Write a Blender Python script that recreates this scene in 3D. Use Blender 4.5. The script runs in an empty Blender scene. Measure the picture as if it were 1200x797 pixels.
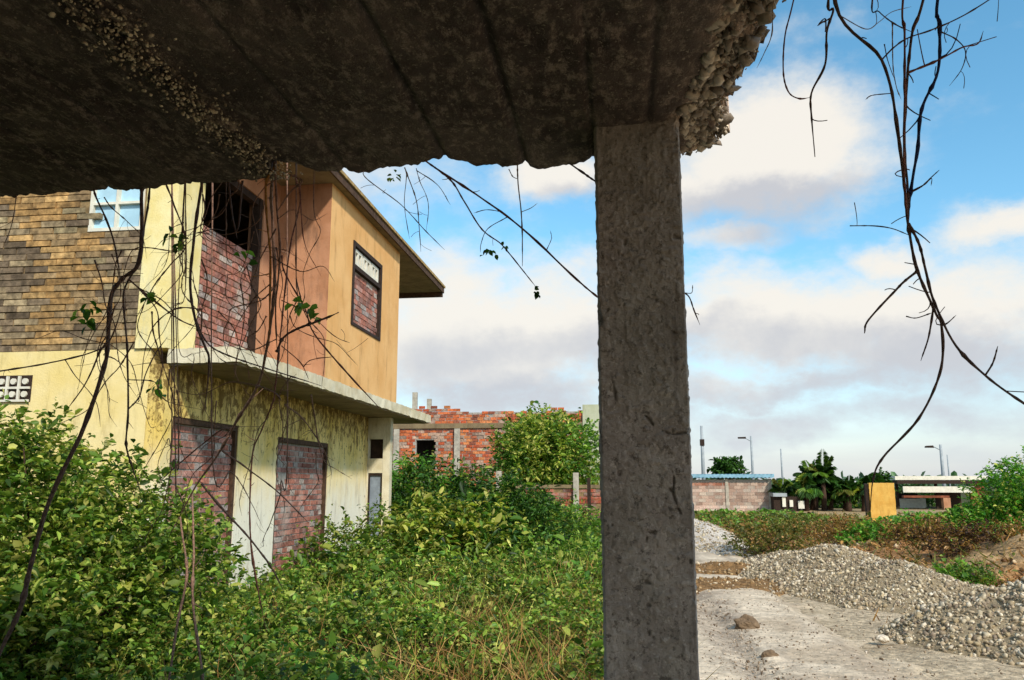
import bpy, math, random
import numpy as np
from mathutils import Vector
random.seed(7); R = np.random.default_rng(7)
S = bpy.context.scene
COL = S.collection
V3 = lambda *a: np.array(a, dtype=float)

# ------------------------------------------------------------------ camera
FPX, CX, CY = 950., 600., 398.5
YAW, PIT = math.radians(7.5), math.radians(10.03)
CAM = V3(0, 0, 1.6)
FW = V3(-math.sin(YAW)*math.cos(PIT), math.cos(YAW)*math.cos(PIT), math.sin(PIT))
RT = V3(math.cos(YAW), math.sin(YAW), 0); UP = np.cross(RT, FW)
cd = bpy.data.cameras.new('camera'); cam = bpy.data.objects.new('camera', cd); COL.objects.link(cam)
cam.location = CAM; cam.rotation_euler = (math.pi/2+PIT, 0, YAW)
cd.sensor_width = 36; cd.lens = 36*FPX/1200; cd.clip_end = 3000; cd.clip_start = 0.05
S.camera = cam
def ray(x, y): return FW + RT*(x-CX)/FPX + UP*(CY-y)/FPX
def at(px, py, Y):                       # point where the sight line of a pixel meets the vertical plane y = Y
    d = ray(px, py); return CAM + d*(Y/d[1])
def gnd(px, py, z=0):
    d = ray(px, py); return CAM + d*((z-CAM[2])/d[2])

# ------------------------------------------------------------------ noise
def _h(ix, iy, iz, s):
    n = (ix*374761393 + iy*668265263 + iz*2147483647 + s*974711) & 0xFFFFFFFF
    n = ((n ^ (n >> 13))*1274126177) & 0xFFFFFFFF
    n = ((n ^ (n >> 16))*2246822519) & 0xFFFFFFFF
    return ((n ^ (n >> 15)) & 0xFFFF)/65535.0
def noise(P, sc=1.0, s=0, octv=1):
    P = np.atleast_2d(np.asarray(P, float)); out = np.zeros(len(P)); amp, tot = 1., 0.
    for o in range(octv):
        Q = P*sc*(2**o) + 17.3*o + 1000; I = np.floor(Q).astype(np.int64); f = Q-I; f = f*f*(3-2*f)
        acc = 0
        for dx in (0, 1):
            for dy in (0, 1):
                for dz in (0, 1):
                    w = (f[:, 0] if dx else 1-f[:, 0])*(f[:, 1] if dy else 1-f[:, 1])*(f[:, 2] if dz else 1-f[:, 2])
                    acc = acc + w*_h(I[:, 0]+dx, I[:, 1]+dy, I[:, 2]+dz, s+o*31)
        out += acc*amp; tot += amp; amp *= .5
    return out/tot
def sm(a, b, x): t = np.clip((x-a)/(b-a), 0, 1); return t*t*(3-2*t)

# ------------------------------------------------------------------ object helpers
def lin(h):
    if isinstance(h, str): h = [int(h[i:i+2], 16)/255 for i in (0, 2, 4)]
    return [c/12.92 if c <= .04045 else ((c+.055)/1.055)**2.4 for c in h]
def link(o, parent=None, origin=None):
    COL.objects.link(o)
    if parent is not None: o.parent = parent
    elif origin is not None: o.location = origin
    return o
def mesh_obj(name, V, F, mat, parent=None, origin=(0, 0, 0), col=None, smooth=False):
    """V world coordinates; stored relative to origin (or the parent's place). F: list of tuples, or an int array (n,k)."""
    if parent is not None: origin = tuple(parent.get('_base', parent.location))
    V = np.asarray(V, float) - np.array(origin)
    me = bpy.data.meshes.new(name)
    if isinstance(F, np.ndarray):
        n, k = F.shape
        me.vertices.add(len(V)); me.vertices.foreach_set('co', V.astype(np.float32).ravel())
        me.loops.add(n*k); me.loops.foreach_set('vertex_index', F.astype(np.int32).ravel())
        me.polygons.add(n); me.polygons.foreach_set('loop_start', np.arange(0, n*k, k, dtype=np.int32))
        me.polygons.foreach_set('loop_total', np.full(n, k, dtype=np.int32))
        me.update(calc_edges=True)
    else:
        me.from_pydata([tuple(v) for v in V], [], F); me.update()
    if col is not None:
        a = me.attributes.new('Col', 'FLOAT_COLOR', 'POINT')
        c = np.ones((len(V), 4), np.float32); c[:, :3] = col; a.data.foreach_set('color', c.ravel())
    if smooth: me.polygons.foreach_set('use_smooth', np.ones(len(me.polygons), bool))
    me.materials.append(mat)
    return link(bpy.data.objects.new(name, me), parent, origin)
def tag(o, label, cat, group=None, kind=None):
    o['label'] = label; o['category'] = cat
    if group: o['group'] = group
    o['kind'] = kind or 'thing'
    return o
def structure(o, label=None):
    o['kind'] = 'structure'
    if label: o['label'] = label; 
    return o
def thing(name, loc, label, cat, group=None):
    o = bpy.data.objects.new(name, None); o.location = loc; o.empty_display_size = .2
    COL.objects.link(o); return tag(o, label, cat, group)
class MB:
    def __init__(s): s.v, s.f, s.c = [], [], []
    def add(s, V, F, c=(1, 1, 1)):
        n = len(s.v); s.v += [tuple(p) for p in V]; s.f += [tuple(i+n for i in f) for f in F]; s.c += [tuple(c)]*len(V)
    def box(s, a, b, c=(1, 1, 1), jit=0):
        x0, y0, z0 = a; x1, y1, z1 = b
        P = np.array([(x0,y0,z0),(x1,y0,z0),(x1,y1,z0),(x0,y1,z0),(x0,y0,z1),(x1,y0,z1),(x1,y1,z1),(x0,y1,z1)], float)
        if jit: P += R.uniform(-jit, jit, P.shape)
        s.add(P, [(3,2,1,0),(4,5,6,7),(0,1,5,4),(1,2,6,5),(2,3,7,6),(3,0,4,7)], c)
    def tube(s, P, rad, n=6, c=(1, 1, 1), cap=True):
        P = np.asarray(P, float); rad = np.broadcast_to(rad, (len(P),))
        T = np.gradient(P, axis=0); T /= np.linalg.norm(T, axis=1)[:, None]+1e-9
        u = np.cross(T[0], (0.3, .9, .31)); u /= np.linalg.norm(u)
        rings = []
        for i in range(len(P)):
            u = u - T[i]*np.dot(u, T[i]); u /= np.linalg.norm(u)+1e-9; w = np.cross(T[i], u)
            for k in range(n):
                a = 2*math.pi*k/n; rings.append(P[i]+rad[i]*(math.cos(a)*u+math.sin(a)*w))
        F = [(i*n+k, i*n+(k+1) % n, (i+1)*n+(k+1) % n, (i+1)*n+k) for i in range(len(P)-1) for k in range(n)]
        if cap: F += [tuple(range(n))[::-1], tuple((len(P)-1)*n+k for k in range(n))]
        s.add(rings, F, c)
    def build(s, name, mat, parent=None, origin=(0, 0, 0), smooth=False):
        return mesh_obj(name, s.v, s.f, mat, parent, origin, np.array(s.c), smooth)
def part(name, boxes, mat, parent, c=(1, 1, 1), jit=0):
    m = MB()
    for a, b in boxes: m.box(a, b, c, jit)
    return m.build(name, mat, parent)
def sub(o, thing_):                        # let children of a part use the same world coordinates
    o['_base'] = list(thing_.location); return o

# ------------------------------------------------------------------ materials
class NT:
    def __init__(s, name):
        s.m = bpy.data.materials.new(name); s.m.use_nodes = True; s.t = s.m.node_tree; s.n = s.t.nodes
        s.b = s.n['Principled BSDF']; s.b.inputs['Roughness'].default_value = .9
        s.b.inputs['Specular IOR Level'].default_value = .25
        s.co = s.node('ShaderNodeTexCoord').outputs['Object']
    def node(s, ty, **kw):
        n = s.n.new(ty)
        for k, v in kw.items(): setattr(n, k, v)
        return n
    def L(s, a, b): s.t.links.new(a, b)
    def put(s, sock, v):
        if hasattr(v, 'links'): s.L(v, sock)
        elif isinstance(v, (list, tuple)) and sock.type == 'RGBA': sock.default_value = (*v[:3], 1)
        else: sock.default_value = v
    def noise(s, sc, det=6, rough=.6, vec=None, scale3=None, dist=0):
        v = vec or s.co
        if scale3:
            mp = s.node('ShaderNodeVectorMath', operation='MULTIPLY'); s.put(mp.inputs[0], v); mp.inputs[1].default_value = scale3; v = mp.outputs[0]
        n = s.node('ShaderNodeTexNoise'); s.L(v, n.inputs['Vector']); n.inputs['Scale'].default_value = sc
        n.inputs['Detail'].default_value = det; n.inputs['Roughness'].default_value = rough; n.inputs['Distortion'].default_value = dist
        return n.outputs['Fac']
    def vor(s, sc, feat='F1', out='Distance', rnd=1):
        n = s.node('ShaderNodeTexVoronoi', feature=feat); s.L(s.co, n.inputs['Vector']); n.inputs['Scale'].default_value = sc
        n.inputs['Randomness'].default_value = rnd
        return n.outputs[out]
    def ramp(s, v, a, b, lo=0., hi=1.):
        n = s.node('ShaderNodeMapRange', interpolation_type='SMOOTHSTEP'); s.put(n.inputs[0], v)
        for i, q in enumerate((a, b, lo, hi)): n.inputs[i+1].default_value = q
        return n.outputs[0]
    def math(s, op, a, b=0.):
        n = s.node('ShaderNodeMath', operation=op); s.put(n.inputs[0], a); s.put(n.inputs[1], b); return n.outputs[0]
    def mix(s, f, a, b, mode='MIX'):
        n = s.node('ShaderNodeMix', data_type='RGBA', blend_type=mode); s.put(n.inputs[0], f); s.put(n.inputs[6], a); s.put(n.inputs[7], b)
        return n.outputs[2]
    def xyz(s, i):
        n = s.node('ShaderNodeSeparateXYZ'); s.L(s.co, n.inputs[0]); return n.outputs[i]
    def attr(s):
        n = s.node('ShaderNodeAttribute', attribute_name='Col'); return n.outputs['Color']
    def bump(s, h, st=.5, dist=.01):
        n = s.node('ShaderNodeBump'); s.put(n.inputs['Height'], h); n.inputs['Strength'].default_value = st; n.inputs['Distance'].default_value = dist
        s.L(n.outputs[0], s.b.inputs['Normal'])
    def done(s, colr, rough=None):
        s.put(s.b.inputs['Base Color'], colr)
        if rough is not None: s.put(s.b.inputs['Roughness'], rough)
        return s.m

def m_plaster(name, c1, c2, stain, amt=.5, sc=1.5, bump=.4, speck=None, fade=None, drip=None):
    t = NT(name)
    c = t.mix(t.ramp(t.noise(sc, 8), .35, .68), c1, c2)
    if fade:                                            # old coat: second paint below a ragged level
        zz = t.math('ADD', t.xyz(2), t.math('MULTIPLY', t.math('SUBTRACT', t.noise(2.2, 7, .65, scale3=(1, 1, .5)), .5), fade[3]))
        c = t.mix(t.ramp(zz, fade[1], fade[2], 1, 0), c, fade[0])
    st = t.noise(3.2, 9, .7, scale3=(1.6, 1.6, .35))
    c = t.mix(t.math('MULTIPLY', t.ramp(st, .5, .75), amt), c, stain)
    if drip:                                            # flaking and mould drips under the ledge
        zz = t.ramp(t.xyz(2), drip[1], drip[2])
        d = t.noise(6.5, 10, .78, scale3=(1.4, 1.4, .95), dist=.4)
        k = t.math('ADD', d, t.math('MULTIPLY', zz, .15))
        c = t.mix(t.math('MULTIPLY', t.ramp(k, .60, .66), .8), c, drip[0])
        d = t.noise(3., 8, .7, scale3=(3, 3, .25))
        c = t.mix(t.math('MULTIPLY', t.ramp(t.math('ADD', d, t.math('MULTIPLY', zz, .14)), .56, .72), .6), c, drip[0])
    if speck:
        c = t.mix(t.ramp(t.noise(38, 4, .7), .66, .72), c, speck)
    t.bump(t.math('ADD', t.noise(60, 6), t.math('MULTIPLY', t.noise(9, 5), 1.2)), bump, .012)
    return t.done(c, .92)
def m_attr(name, nsc=30, amt=.5, bump=.4, dirt=None, dirt_amt=.4, rough=.92, bd=.008):
    t = NT(name)
    n = t.noise(nsc, 7, .65)
    f = t.ramp(n, .3, .72, 1-amt, 1+amt*.55)
    cn = t.node('ShaderNodeCombineColor'); [t.L(f, cn.inputs[i]) for i in range(3)]
    c = t.mix(1., t.attr(), cn.outputs[0], 'MULTIPLY')
    if dirt: c = t.mix(t.math('MULTIPLY', t.ramp(t.noise(2.1, 8, .7), .45, .7), dirt_amt), c, dirt)
    t.bump(t.noise(nsc*1.7, 6), bump, bd)
    return t.done(c, rough)
def m_leaf(name, trans=.42, rough=.45):
    t = NT(name); n = t.n
    out = n['Material Output']
    c = t.attr()
    t.put(t.b.inputs['Base Color'], c); t.b.inputs['Roughness'].default_value = rough; t.b.inputs['Specular IOR Level'].default_value = .35
    tr = t.node('ShaderNodeBsdfTranslucent'); t.L(t.mix(1., c, [.95, 1., .4], 'MULTIPLY'), tr.inputs[0])
    ms = t.node('ShaderNodeMixShader'); ms.inputs[0].default_value = trans
    t.L(t.b.outputs[0], ms.inputs[1]); t.L(tr.outputs[0], ms.inputs[2]); t.L(ms.outputs[0], out.inputs[0])
    return t.m
def m_flat(name, c, rough=.7, nsc=8, amt=.2, bump=.2, metal=0):
    t = NT(name); c = list(c)
    o = t.mix(t.ramp(t.noise(nsc, 7, .65), .3, .7), [x*(1-amt) for x in c], [min(1, x*(1+amt)) for x in c])
    t.bump(t.noise(nsc*5, 5), bump, .01); t.b.inputs['Metallic'].default_value = metal
    return t.done(o, rough)

M = {}
M['yellow'] = m_plaster('yellow_plaster', lin('ecd48a'), lin('e2c468'), lin('8c7040'), .5, 1.6, .45, lin('9a8450'),
                        fade=(lin('e6e2cf'), 1.0, 2.25, 1.5), drip=(lin('5e4420'), 1.5, 2.95))
M['yellow_side'] = m_plaster('pale_yellow_plaster', lin('ead9a2'), lin('e2cc84'), lin('94804c'), .6, 1.3, .4, lin('a8976a'))
M['yellow_pillar'] = m_plaster('lemon_plaster', lin('ece0aa'), lin('e0ce88'), lin('b0b4a0'), .75, 2.2, .4, lin('a89668'))
M['orange'] = m_plaster('orange_plaster', lin('e4b67a'), lin('d8a566'), lin('9c7040'), .65, 1.2, .4, lin('a87c4c'))
M['terracotta'] = m_plaster('terracotta_plaster', lin('ba8a6a'), lin('a67656'), lin('745a48'), .8, 2., .5, lin('7c503c'))
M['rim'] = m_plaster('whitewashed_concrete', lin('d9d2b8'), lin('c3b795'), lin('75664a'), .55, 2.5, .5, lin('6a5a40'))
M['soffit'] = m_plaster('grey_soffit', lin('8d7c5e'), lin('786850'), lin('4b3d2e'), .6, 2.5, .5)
M['brick'] = m_attr('brick', 26, .5, .8, lin('b0a49a'), .62)
M['brick_ruin'] = m_attr('orange_brick', 12, .5, .7, lin('5a4a3c'), .3)
M['brick_grimy'] = m_attr('grimy_brick', 11, .6, .9, lin('4a3c2e'), .6)
M['mortar'] = m_flat('mortar', lin('9d978e'), .95, 14, .35, .5)
M['mortar_dark'] = m_flat('dark_mortar', lin('84704f'), .95, 8, .4, .5)
M['dark'] = m_flat('dark_timber_and_shade', lin('33261e'), .8, 12, .4, .4)  # also colours the sheets that imitate shade in vent and slit window
M['wood'] = m_flat('weathered_timber', lin('4d3a2c'), .85, 14, .4, .5)
M['fascia'] = m_flat('fascia_board', lin('a38a5a'), .85, 9, .35, .4)
M['whitepaint'] = m_flat('white_paint', lin('d9d6c6'), .7, 6, .12, .2)
M['pane'] = m_flat('painted_sky_pane', lin('a9cfe2'), .25, 3, .12, .05)  # reflected sky put into the pane's base colour
M['greydoor'] = m_flat('grey_blue_door', lin('7d8894'), .6, 5, .2, .2)
M['concrete'] = m_flat('grey_concrete', lin('a8a294'), .9, 5, .25, .5)
M['bark'] = m_flat('bark', lin('4a382c'), .9, 40, .5, .6)
M['leaf'] = m_leaf('leaves'); M['dryleaf'] = m_leaf('dry_stalks', .2, .8)
M['stone'] = m_attr('stones', 22, .35, .5, lin('8a7a62'), .25)
M['bluemetal'] = m_flat('blue_sheet_roof', lin('7fa9bd'), .5, 3, .2, .1)
M['rust'] = m_flat('rusty_sheet', lin('7b4630'), .85, 4, .4, .3)
M['end_wall'] = m_plaster('mossy_pale_render', lin('b8bca4'), lin('a4a98c'), lin('6c7058'), .6, 1.2, .3)
M['ochre'] = m_plaster('ochre_wall_paint', lin('ddb05a'), lin('cf9c48'), lin('a47a3c'), .75, 3., .4, lin('b08440'))
M['steel'] = m_flat('galvanised_pole', lin('9aa2a6'), .5, 3, .15, .1, .0)

# ------------------------------------------------------------------ sky and sun
SUN = V3(.46, -.62, .62); SUN /= np.linalg.norm(SUN)
el = math.asin(SUN[2]); az = math.atan2(SUN[0], SUN[1])
W = bpy.data.worlds.new('World'); S.world = W; W.use_nodes = True
wt = W.node_tree; wt.nodes.clear()
class WN(NT):
    def __init__(s): s.t = wt; s.n = wt.nodes
w = WN()
out = w.node('ShaderNodeOutputWorld'); bg = w.node('ShaderNodeBackground'); bg.inputs[1].default_value = .15
w.L(bg.outputs[0], out.inputs[0])
sky = w.node('ShaderNodeTexSky', sky_type='NISHITA'); sky.sun_disc = False
sky.sun_elevation = el; sky.sun_rotation = az; sky.air_density = 1.0; sky.dust_density = .6; sky.ozone_density = 2.
hs = w.node('ShaderNodeHueSaturation'); hs.inputs['Saturation'].default_value = 1.2; hs.inputs['Value'].default_value = 1.12
hs.inputs['Hue'].default_value = .479
w.L(sky.outputs[0], hs.inputs['Color'])
tc = w.node('ShaderNodeTexCoord'); D = tc.outputs['Generated']; w.co = D
sx = w.node('ShaderNodeSeparateXYZ'); w.L(D, sx.inputs[0])
U = w.math('ARCTAN2', sx.outputs[0], sx.outputs[1]); Vv = w.math('ARCSINE', sx.outputs[2])
wr1 = w.math('SUBTRACT', w.noise(4.5, 8, .62), .5); wr2 = w.math('SUBTRACT', w.noise(5.5, 8, .62, scale3=(1, 1, 1.6)), .5)
def blob(px, py, hw, hh, warp=.16):
    d = ray(px, py); d = d/np.linalg.norm(d); u0, v0 = math.atan2(d[0], d[1]), math.asin(d[2])
    a, b = hw/FPX, hh/FPX
    du = w.math('DIVIDE', w.math('SUBTRACT', w.math('ADD', U, w.math('MULTIPLY', wr1, warp)), u0), a)
    dv = w.math('DIVIDE', w.math('SUBTRACT', w.math('ADD', Vv, w.math('MULTIPLY', wr2, warp*.8)), v0), b)
    q = w.math('ADD', w.math('MULTIPLY', du, du), w.math('MULTIPLY', dv, dv))
    return w.math('EXPONENT', w.math('MULTIPLY', q, -1.)), dv
dens = None; lowpart = None
CL = [(905,170,125,78,1.25),(800,215,110,50,.9),(865,278,60,28,.8),(950,215,90,40,.8),(650,205,75,38,1.15),(1065,300,48,36,1.0),(1180,262,60,30,.9),
      (560,400,240,105,1.2),(640,345,140,60,.8),(1000,378,300,62,1.1),(1130,405,200,60,.9),(960,490,420,30,.62),(700,515,300,16,.5),(860,350,120,40,.75),(960,450,300,26,.75),(540,465,160,26,.6),
      (1010,40,60,35,.35),(960,265,70,16,.35),(1110,355,60,20,.5),
      (200,160,300,120,.9),(-300,300,300,120,.9),(1500,300,300,90,.9),(1900,150,260,140,.9),(600,-700,500,200,.8)]
for px, py, a, b, k in CL:
    g, dv = blob(px, py, a, b)
    g = w.math('MULTIPLY', g, k)
    dens = g if dens is None else w.math('MAXIMUM', dens, g)
    lp = w.math('MULTIPLY', g, w.math('MULTIPLY', dv, -1.))
    lowpart = lp if lowpart is None else w.math('ADD', lowpart, lp)
behind = w.math('MULTIPLY', w.ramp(sx.outputs[1], -.1, -.5), w.ramp(w.noise(2.2, 8, .6), .45, .62))
fl = w.noise(9, 9, .62, scale3=(1, 1, 1.7))
dn = w.math('ADD', dens, w.math('MULTIPLY', w.math('SUBTRACT', fl, .5), 1.25))
alpha = w.math('MAXIMUM', w.ramp(dn, .08, .9, 0, .96), behind)
sh = w.math('ADD', lowpart, w.math('MULTIPLY', w.math('SUBTRACT', w.noise(7, 7, .6), .5), 1.3))
ccol = w.mix(w.ramp(sh, -.15, .62), [4.85, 4.58, 4.15], [3.1, 3.1, 3.25])
base = w.mix(alpha, hs.outputs[0], ccol)
# thin pale layer towards the horizon
hz = w.ramp(Vv, math.radians(-2), math.radians(12), .95, 0.)
base = w.mix(w.math('MULTIPLY', hz, w.ramp(w.noise(3, 5, .5, scale3=(1, 1, 9)), .2, .7, .75, 1.)), base, [3.1, 3.35, 3.75])
w.L(base, bg.inputs[0])
sd = bpy.data.lights.new('sun', 'SUN'); sd.energy = 3.2; sd.angle = math.radians(4.); sd.color = (1, .92, .8)
so = bpy.data.objects.new('sun', sd); COL.objects.link(so); so.location = SUN*30
so.rotation_euler = Vector(SUN).to_track_quat('Z', 'Y').to_euler()
vs = S.view_settings; vs.view_transform = 'Standard'; vs.look = 'None'; vs.exposure = .4; vs.gamma = 1; vs.use_curve_mapping = False
S.render.engine = 'CYCLES'; S.cycles.use_denoising = True; S.cycles.max_bounces = 6; S.cycles.transparent_max_bounces = 4

# ------------------------------------------------------------------ ground and track
def hgt(x, y):
    P = np.stack([x, y, 0*x], 1)
    h = .10*(noise(P, .35, 3, 2)-.5) + .05*(noise(P, 1.6, 4, 3)-.5)
    bank = sm(4.4, 8., x)*sm(9.5, 13., y)*(1-sm(24, 34, y))
    h = h + bank*(.18+1.15*(noise(P, .55, 5, 3)-.42)+.55*(noise(P, 1.9, 6, 3)-.5))
    rd = sm(-.4, .5, x)*(1-sm(2.3, 3.3, x))*(1-sm(45, 55, y))
    h = h*(1-.7*rd)
    return h
xs = np.concatenate([-np.geomspace(1500, 12, 14), np.arange(-11, 18, .16), np.geomspace(18.5, 1500, 16)])
ys = np.concatenate([-np.geomspace(300, 4, 8), np.arange(-3, 26, .16), np.geomspace(26.3, 60, 50), np.geomspace(64, 2500, 18)])
gx, gy = np.meshgrid(xs, ys); gx, gy = gx.ravel(), gy.ravel()
def grid_faces(nx, ny):
    i = np.arange(ny-1)[:, None]*nx + np.arange(nx-1)[None]
    return np.stack([i, i+1, i+nx+1, i+nx], -1).reshape(-1, 4)
gz = hgt(gx, gy)*(1-sm(60, 120, np.hypot(gx, gy)))
P0 = np.stack([gx, gy, 0*gx], 1)
n1 = noise(P0, .5, 11, 4); n2 = noise(P0, 2.2, 12, 3)
soil = np.array(lin('9a6c42')); dry = np.array(lin('bb8c58')); pale = np.array(lin('b9a47c')); green = np.array(lin('3c4a1c')); dk = np.array(lin('54432c'))
gc = soil[None]*(1-n2)[:, None]+dry[None]*n2[:, None]
k = sm(.5, .62, n1)[:, None]; gc = gc*(1-k*.55)+pale*k*.55
k = sm(.55, .7, noise(P0, .9, 14, 3))[:, None]; gc = gc*(1-k*.6)+dk*k*.6
k = ((1-sm(3.6, 5.2, gx+1.2*(n2-.5)))*(1-sm(12.5, 15, gy+2*(n1-.5))))[:, None]; gc = gc*(1-k)+np.array(lin('c9b698'))*k*(.75+.4*n2[:, None])
k = (1-sm(-.5, .4, gx))[:, None]; gc = gc*(1-k)+(dk*.6+green*.4)*k
k = sm(38, 46, gy)[:, None]; gc = gc*(1-k)+(pale*.75+soil*.25)*k
k = sm(52, 58, gy)[:, None]; gc = gc*(1-k)+(green*.6+dk*.4)*k
M['ground'] = m_attr('soil', 11, .55, .9, lin('6a5232'), .4, .97, .04)
structure(mesh_obj('ground', np.stack([gx, gy, gz], 1), grid_faces(len(xs), len(ys)), M['ground'], col=gc, smooth=True))
# dirt track, running away beside the column
tx = np.arange(-.9, 3.4, .06); ty = np.concatenate([np.arange(1.5, 26, .07), np.geomspace(26.2, 47, 40)])
rx, ry = np.meshgrid(tx, ty); sh_ = rx.shape
P1 = np.stack([rx.ravel(), ry.ravel(), 0*rx.ravel()], 1)
edge = 2.72 + .5*(noise(P1, .55, 21, 3)-.5) + .25*(noise(P1, 3, 22, 2)-.5)
x1 = P1[:, 0]; y1 = P1[:, 1]
rut = -.05*np.exp(-((x1-1.05-.06*np.sin(y1*.3))/.14)**2) - .045*np.exp(-((x1-2.25-.06*np.sin(y1*.3))/.15)**2)
rz = hgt(x1, y1) + .06 + rut + .012*(noise(P1, 4, 23, 4)-.5) + .03*sm(.55, .7, noise(P1, 2.2, 25, 3))*np.exp(-((x1-1.1)/.35)**2)
rz -= .16*sm(edge-.5, edge+.25, x1) + .10*(1-sm(-.7, -.3, x1))
rc = np.array(lin('dccbb2'))[None]*np.ones((len(P1), 1)); k = sm(.5, .66, noise(P1, 1.1, 24, 4))[:, None]; rc = rc*(1-.45*k)+np.array(lin('9b8467'))*.45*k
k = sm(.45, .65, noise(P1*np.array([4.5, .3, 1]), 1., 28, 4))[:, None]; rc = rc*(1-.45*k)+np.array(lin('9a8a7a'))*.45*k
k = (np.exp(-((x1-1.15)/.33)**2)*sm(.42, .62, noise(P1, 3., 26, 3)))[:, None]; rc = rc*(1-.55*k)+np.array(lin('83766a'))*.55*k
k = (np.exp(-((y1-14.3)/1.5)**2)*sm(.45, .58, noise(P1*np.array([.25, 1, 1]), 2.2, 27, 3)))[:, None]; rc = rc*(1-.8*k)+np.array(lin('85653f'))*.8*k
k = sm(edge-.75, edge-.05, x1)[:, None]*(1-sm(12.5, 15, y1))[:, None]; rc = rc*(1-k)+np.array(lin('c9b698'))*k*(.75+.4*noise(P1, 2.2, 12, 3))[:, None]
M['track'] = m_attr('dusty_track', 9, .35, 1., lin('b3a188'), .4, .97, .03)
structure(mesh_obj('dirt_road', np.stack([x1, y1, rz], 1), grid_faces(len(tx), len(ty)), M['track'], col=rc, smooth=True))

# ------------------------------------------------------------------ stones and heaps
def ico():                                  # broken stone: a block with its corners knocked about
    v = np.array([(x, y, z) for x in (-1, 1) for y in (-1, 1) for z in (-1, 1)], float)*.62
    v = np.concatenate([v, [(0, 0, .85), (0, 0, -.85), (.85, 0, 0), (-.85, 0, 0)]])
    q = [(0,2,3,1,11), (4,5,7,6,10), (1,3,7,5,8), (0,4,6,2,9)]
    f = []
    for a, b, c, d, e in q: f += [(a,b,e), (b,c,e), (c,d,e), (d,a,e)]
    f += [(0,1,5), (0,5,4), (2,6,7), (2,7,3)]
    return v, np.array(f)
def stones(P, size, cols, flat=.55):
    v, f = ico(); n = len(P)
    q = R.normal(size=(n, 4)); q /= np.linalg.norm(q, axis=1)[:, None]
    a, b, c, d = q.T
    rot = np.stack([1-2*(c*c+d*d), 2*(b*c-a*d), 2*(b*d+a*c), 2*(b*c+a*d), 1-2*(b*b+d*d), 2*(c*d-a*b), 2*(b*d-a*c), 2*(c*d+a*b), 1-2*(b*b+c*c)], 1).reshape(n, 3, 3)
    sc = R.uniform(.55, 1.25, (n, 1, 3))*np.array([1, .85, flat])
    vv = v[None]*sc*R.uniform(.6, 1.25, (n, 12, 1))
    vv = np.einsum('nij,nkj->nki', rot, vv)*size[:, None, None] + P[:, None]
    ff = (f[None]+12*np.arange(n)[:, None, None]).reshape(-1, 3)
    return vv.reshape(-1, 3), ff, np.repeat(cols, 12, axis=0)
def stone_cols(n, base=('cdbfa2', 'b7a68a', '9c8c74', 'd8cdb6', '857766', 'a99878')):
    B = np.array([lin(b) for b in base]); return B[R.integers(0, len(B), n)]*R.uniform(.8, 1.15, (n, 1))
def heap(name, label, ridges, nst, smin, smax, area, base, cat='gravel heap', mound_c='938469'):  # default mound colour darkened to imitate shaded gaps between stones
    """ridges: (x0,y0,x1,y1,height,half width)"""
    def hf(x, y):
        h = np.full(len(x), -.2)
        for x0, y0, xb, yb, H, wd in ridges:
            d = np.array([xb-x0, yb-y0]); t = np.clip(((x-x0)*d[0]+(y-y0)*d[1])/max(d@d, 1e-6), 0, 1)
            r = np.hypot(x-x0-t*d[0], y-y0-t*d[1])/wd
            h = np.maximum(h, H*(1-np.sqrt(r*r+.02)+.14)*(.85+.3*np.sin(3*t)))
        Pq = np.stack([x, y, 0*x], 1)
        return hgt(x, y) + .02 + h*(.8+.4*noise(Pq, 1.2, 41, 2)) + .05*(noise(Pq, 5, 42, 3)-.5)
    X = np.arange(area[0], area[1], .06); Y = np.arange(area[2], area[3], .06)
    a, b = np.meshgrid(X, Y); a, b = a.ravel(), b.ravel(); z = hf(a, b)
    t = thing(name, ((area[0]+area[1])/2, (area[2]+area[3])/2, 0), label, cat, None)
    g0 = hgt(a, b)
    zc = np.maximum(z, g0-.12)
    mc = np.array(lin(mound_c))[None]*(.75+.5*noise(np.stack([a, b, z], 1), 4, 43, 3))[:, None]
    mesh_obj('mound', np.stack([a, b, zc], 1), grid_faces(len(X), len(Y)), M['ground'] if base == 'soil' else M['stone'], t, col=mc, smooth=True)
    px = R.uniform(area[0], area[1], nst*4); py = R.uniform(area[2], area[3], nst*4); pz = hf(px, py)
    ok = pz > hgt(px, py)-.01+R.exponential(.02, len(px)); px, py, pz = px[ok][:nst], py[ok][:nst], pz[ok][:nst]
    n = len(px); sz = smin*(smax/smin)**(R.random(n)**2.3)
    cc = stone_cols(n) if base != 'soil' else stone_cols(n, ('a58a62', '6e5436', 'b99c74', 'd0c0a4', '8d7049'))
    V, F, C = stones(np.stack([px, py, pz+sz*.15], 1), sz, cc)
    s = mesh_obj('stones', V, F, M['stone'], t, col=C); s['kind'] = 'stuff'
    return t
heap('gravel_heap', 'long low heap of pale gravel along the track, the farther of the two heaps', 
     [(3.3, 15.4, 3.65, 13.6, .50, 1.35), (3.65, 13.6, 4.1, 12.3, .40, 1.2), (2.9, 16.6, 3.35, 15.4, .3, .8)], 22000, .008, .048, (1.6, 5.5, 10.8, 18.0), 'gravel')
heap('gravel_heap', 'nearer heap of coarse pale stones at the lower right corner',
     [(3.95, 9.4, 4.8, 9.0, .62, 1.05), (4.8, 9.0, 6.0, 8.4, .82, 1.4)], 22000, .007, .05, (2.5, 7., 7.2, 11.3), 'gravel')
heap('gravel_heap', 'pale grey heap of fine gravel just right of the column, farthest of the heaps', [(.7, 22.5, 2.0, 21.6, .74, 1.15), (1.9, 21.6, 2.5, 19.8, .16, .7)], 5000, .012, .05, (-.6, 3.4, 18.4, 24.2), 'gravel', mound_c='bdb6ac')
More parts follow.
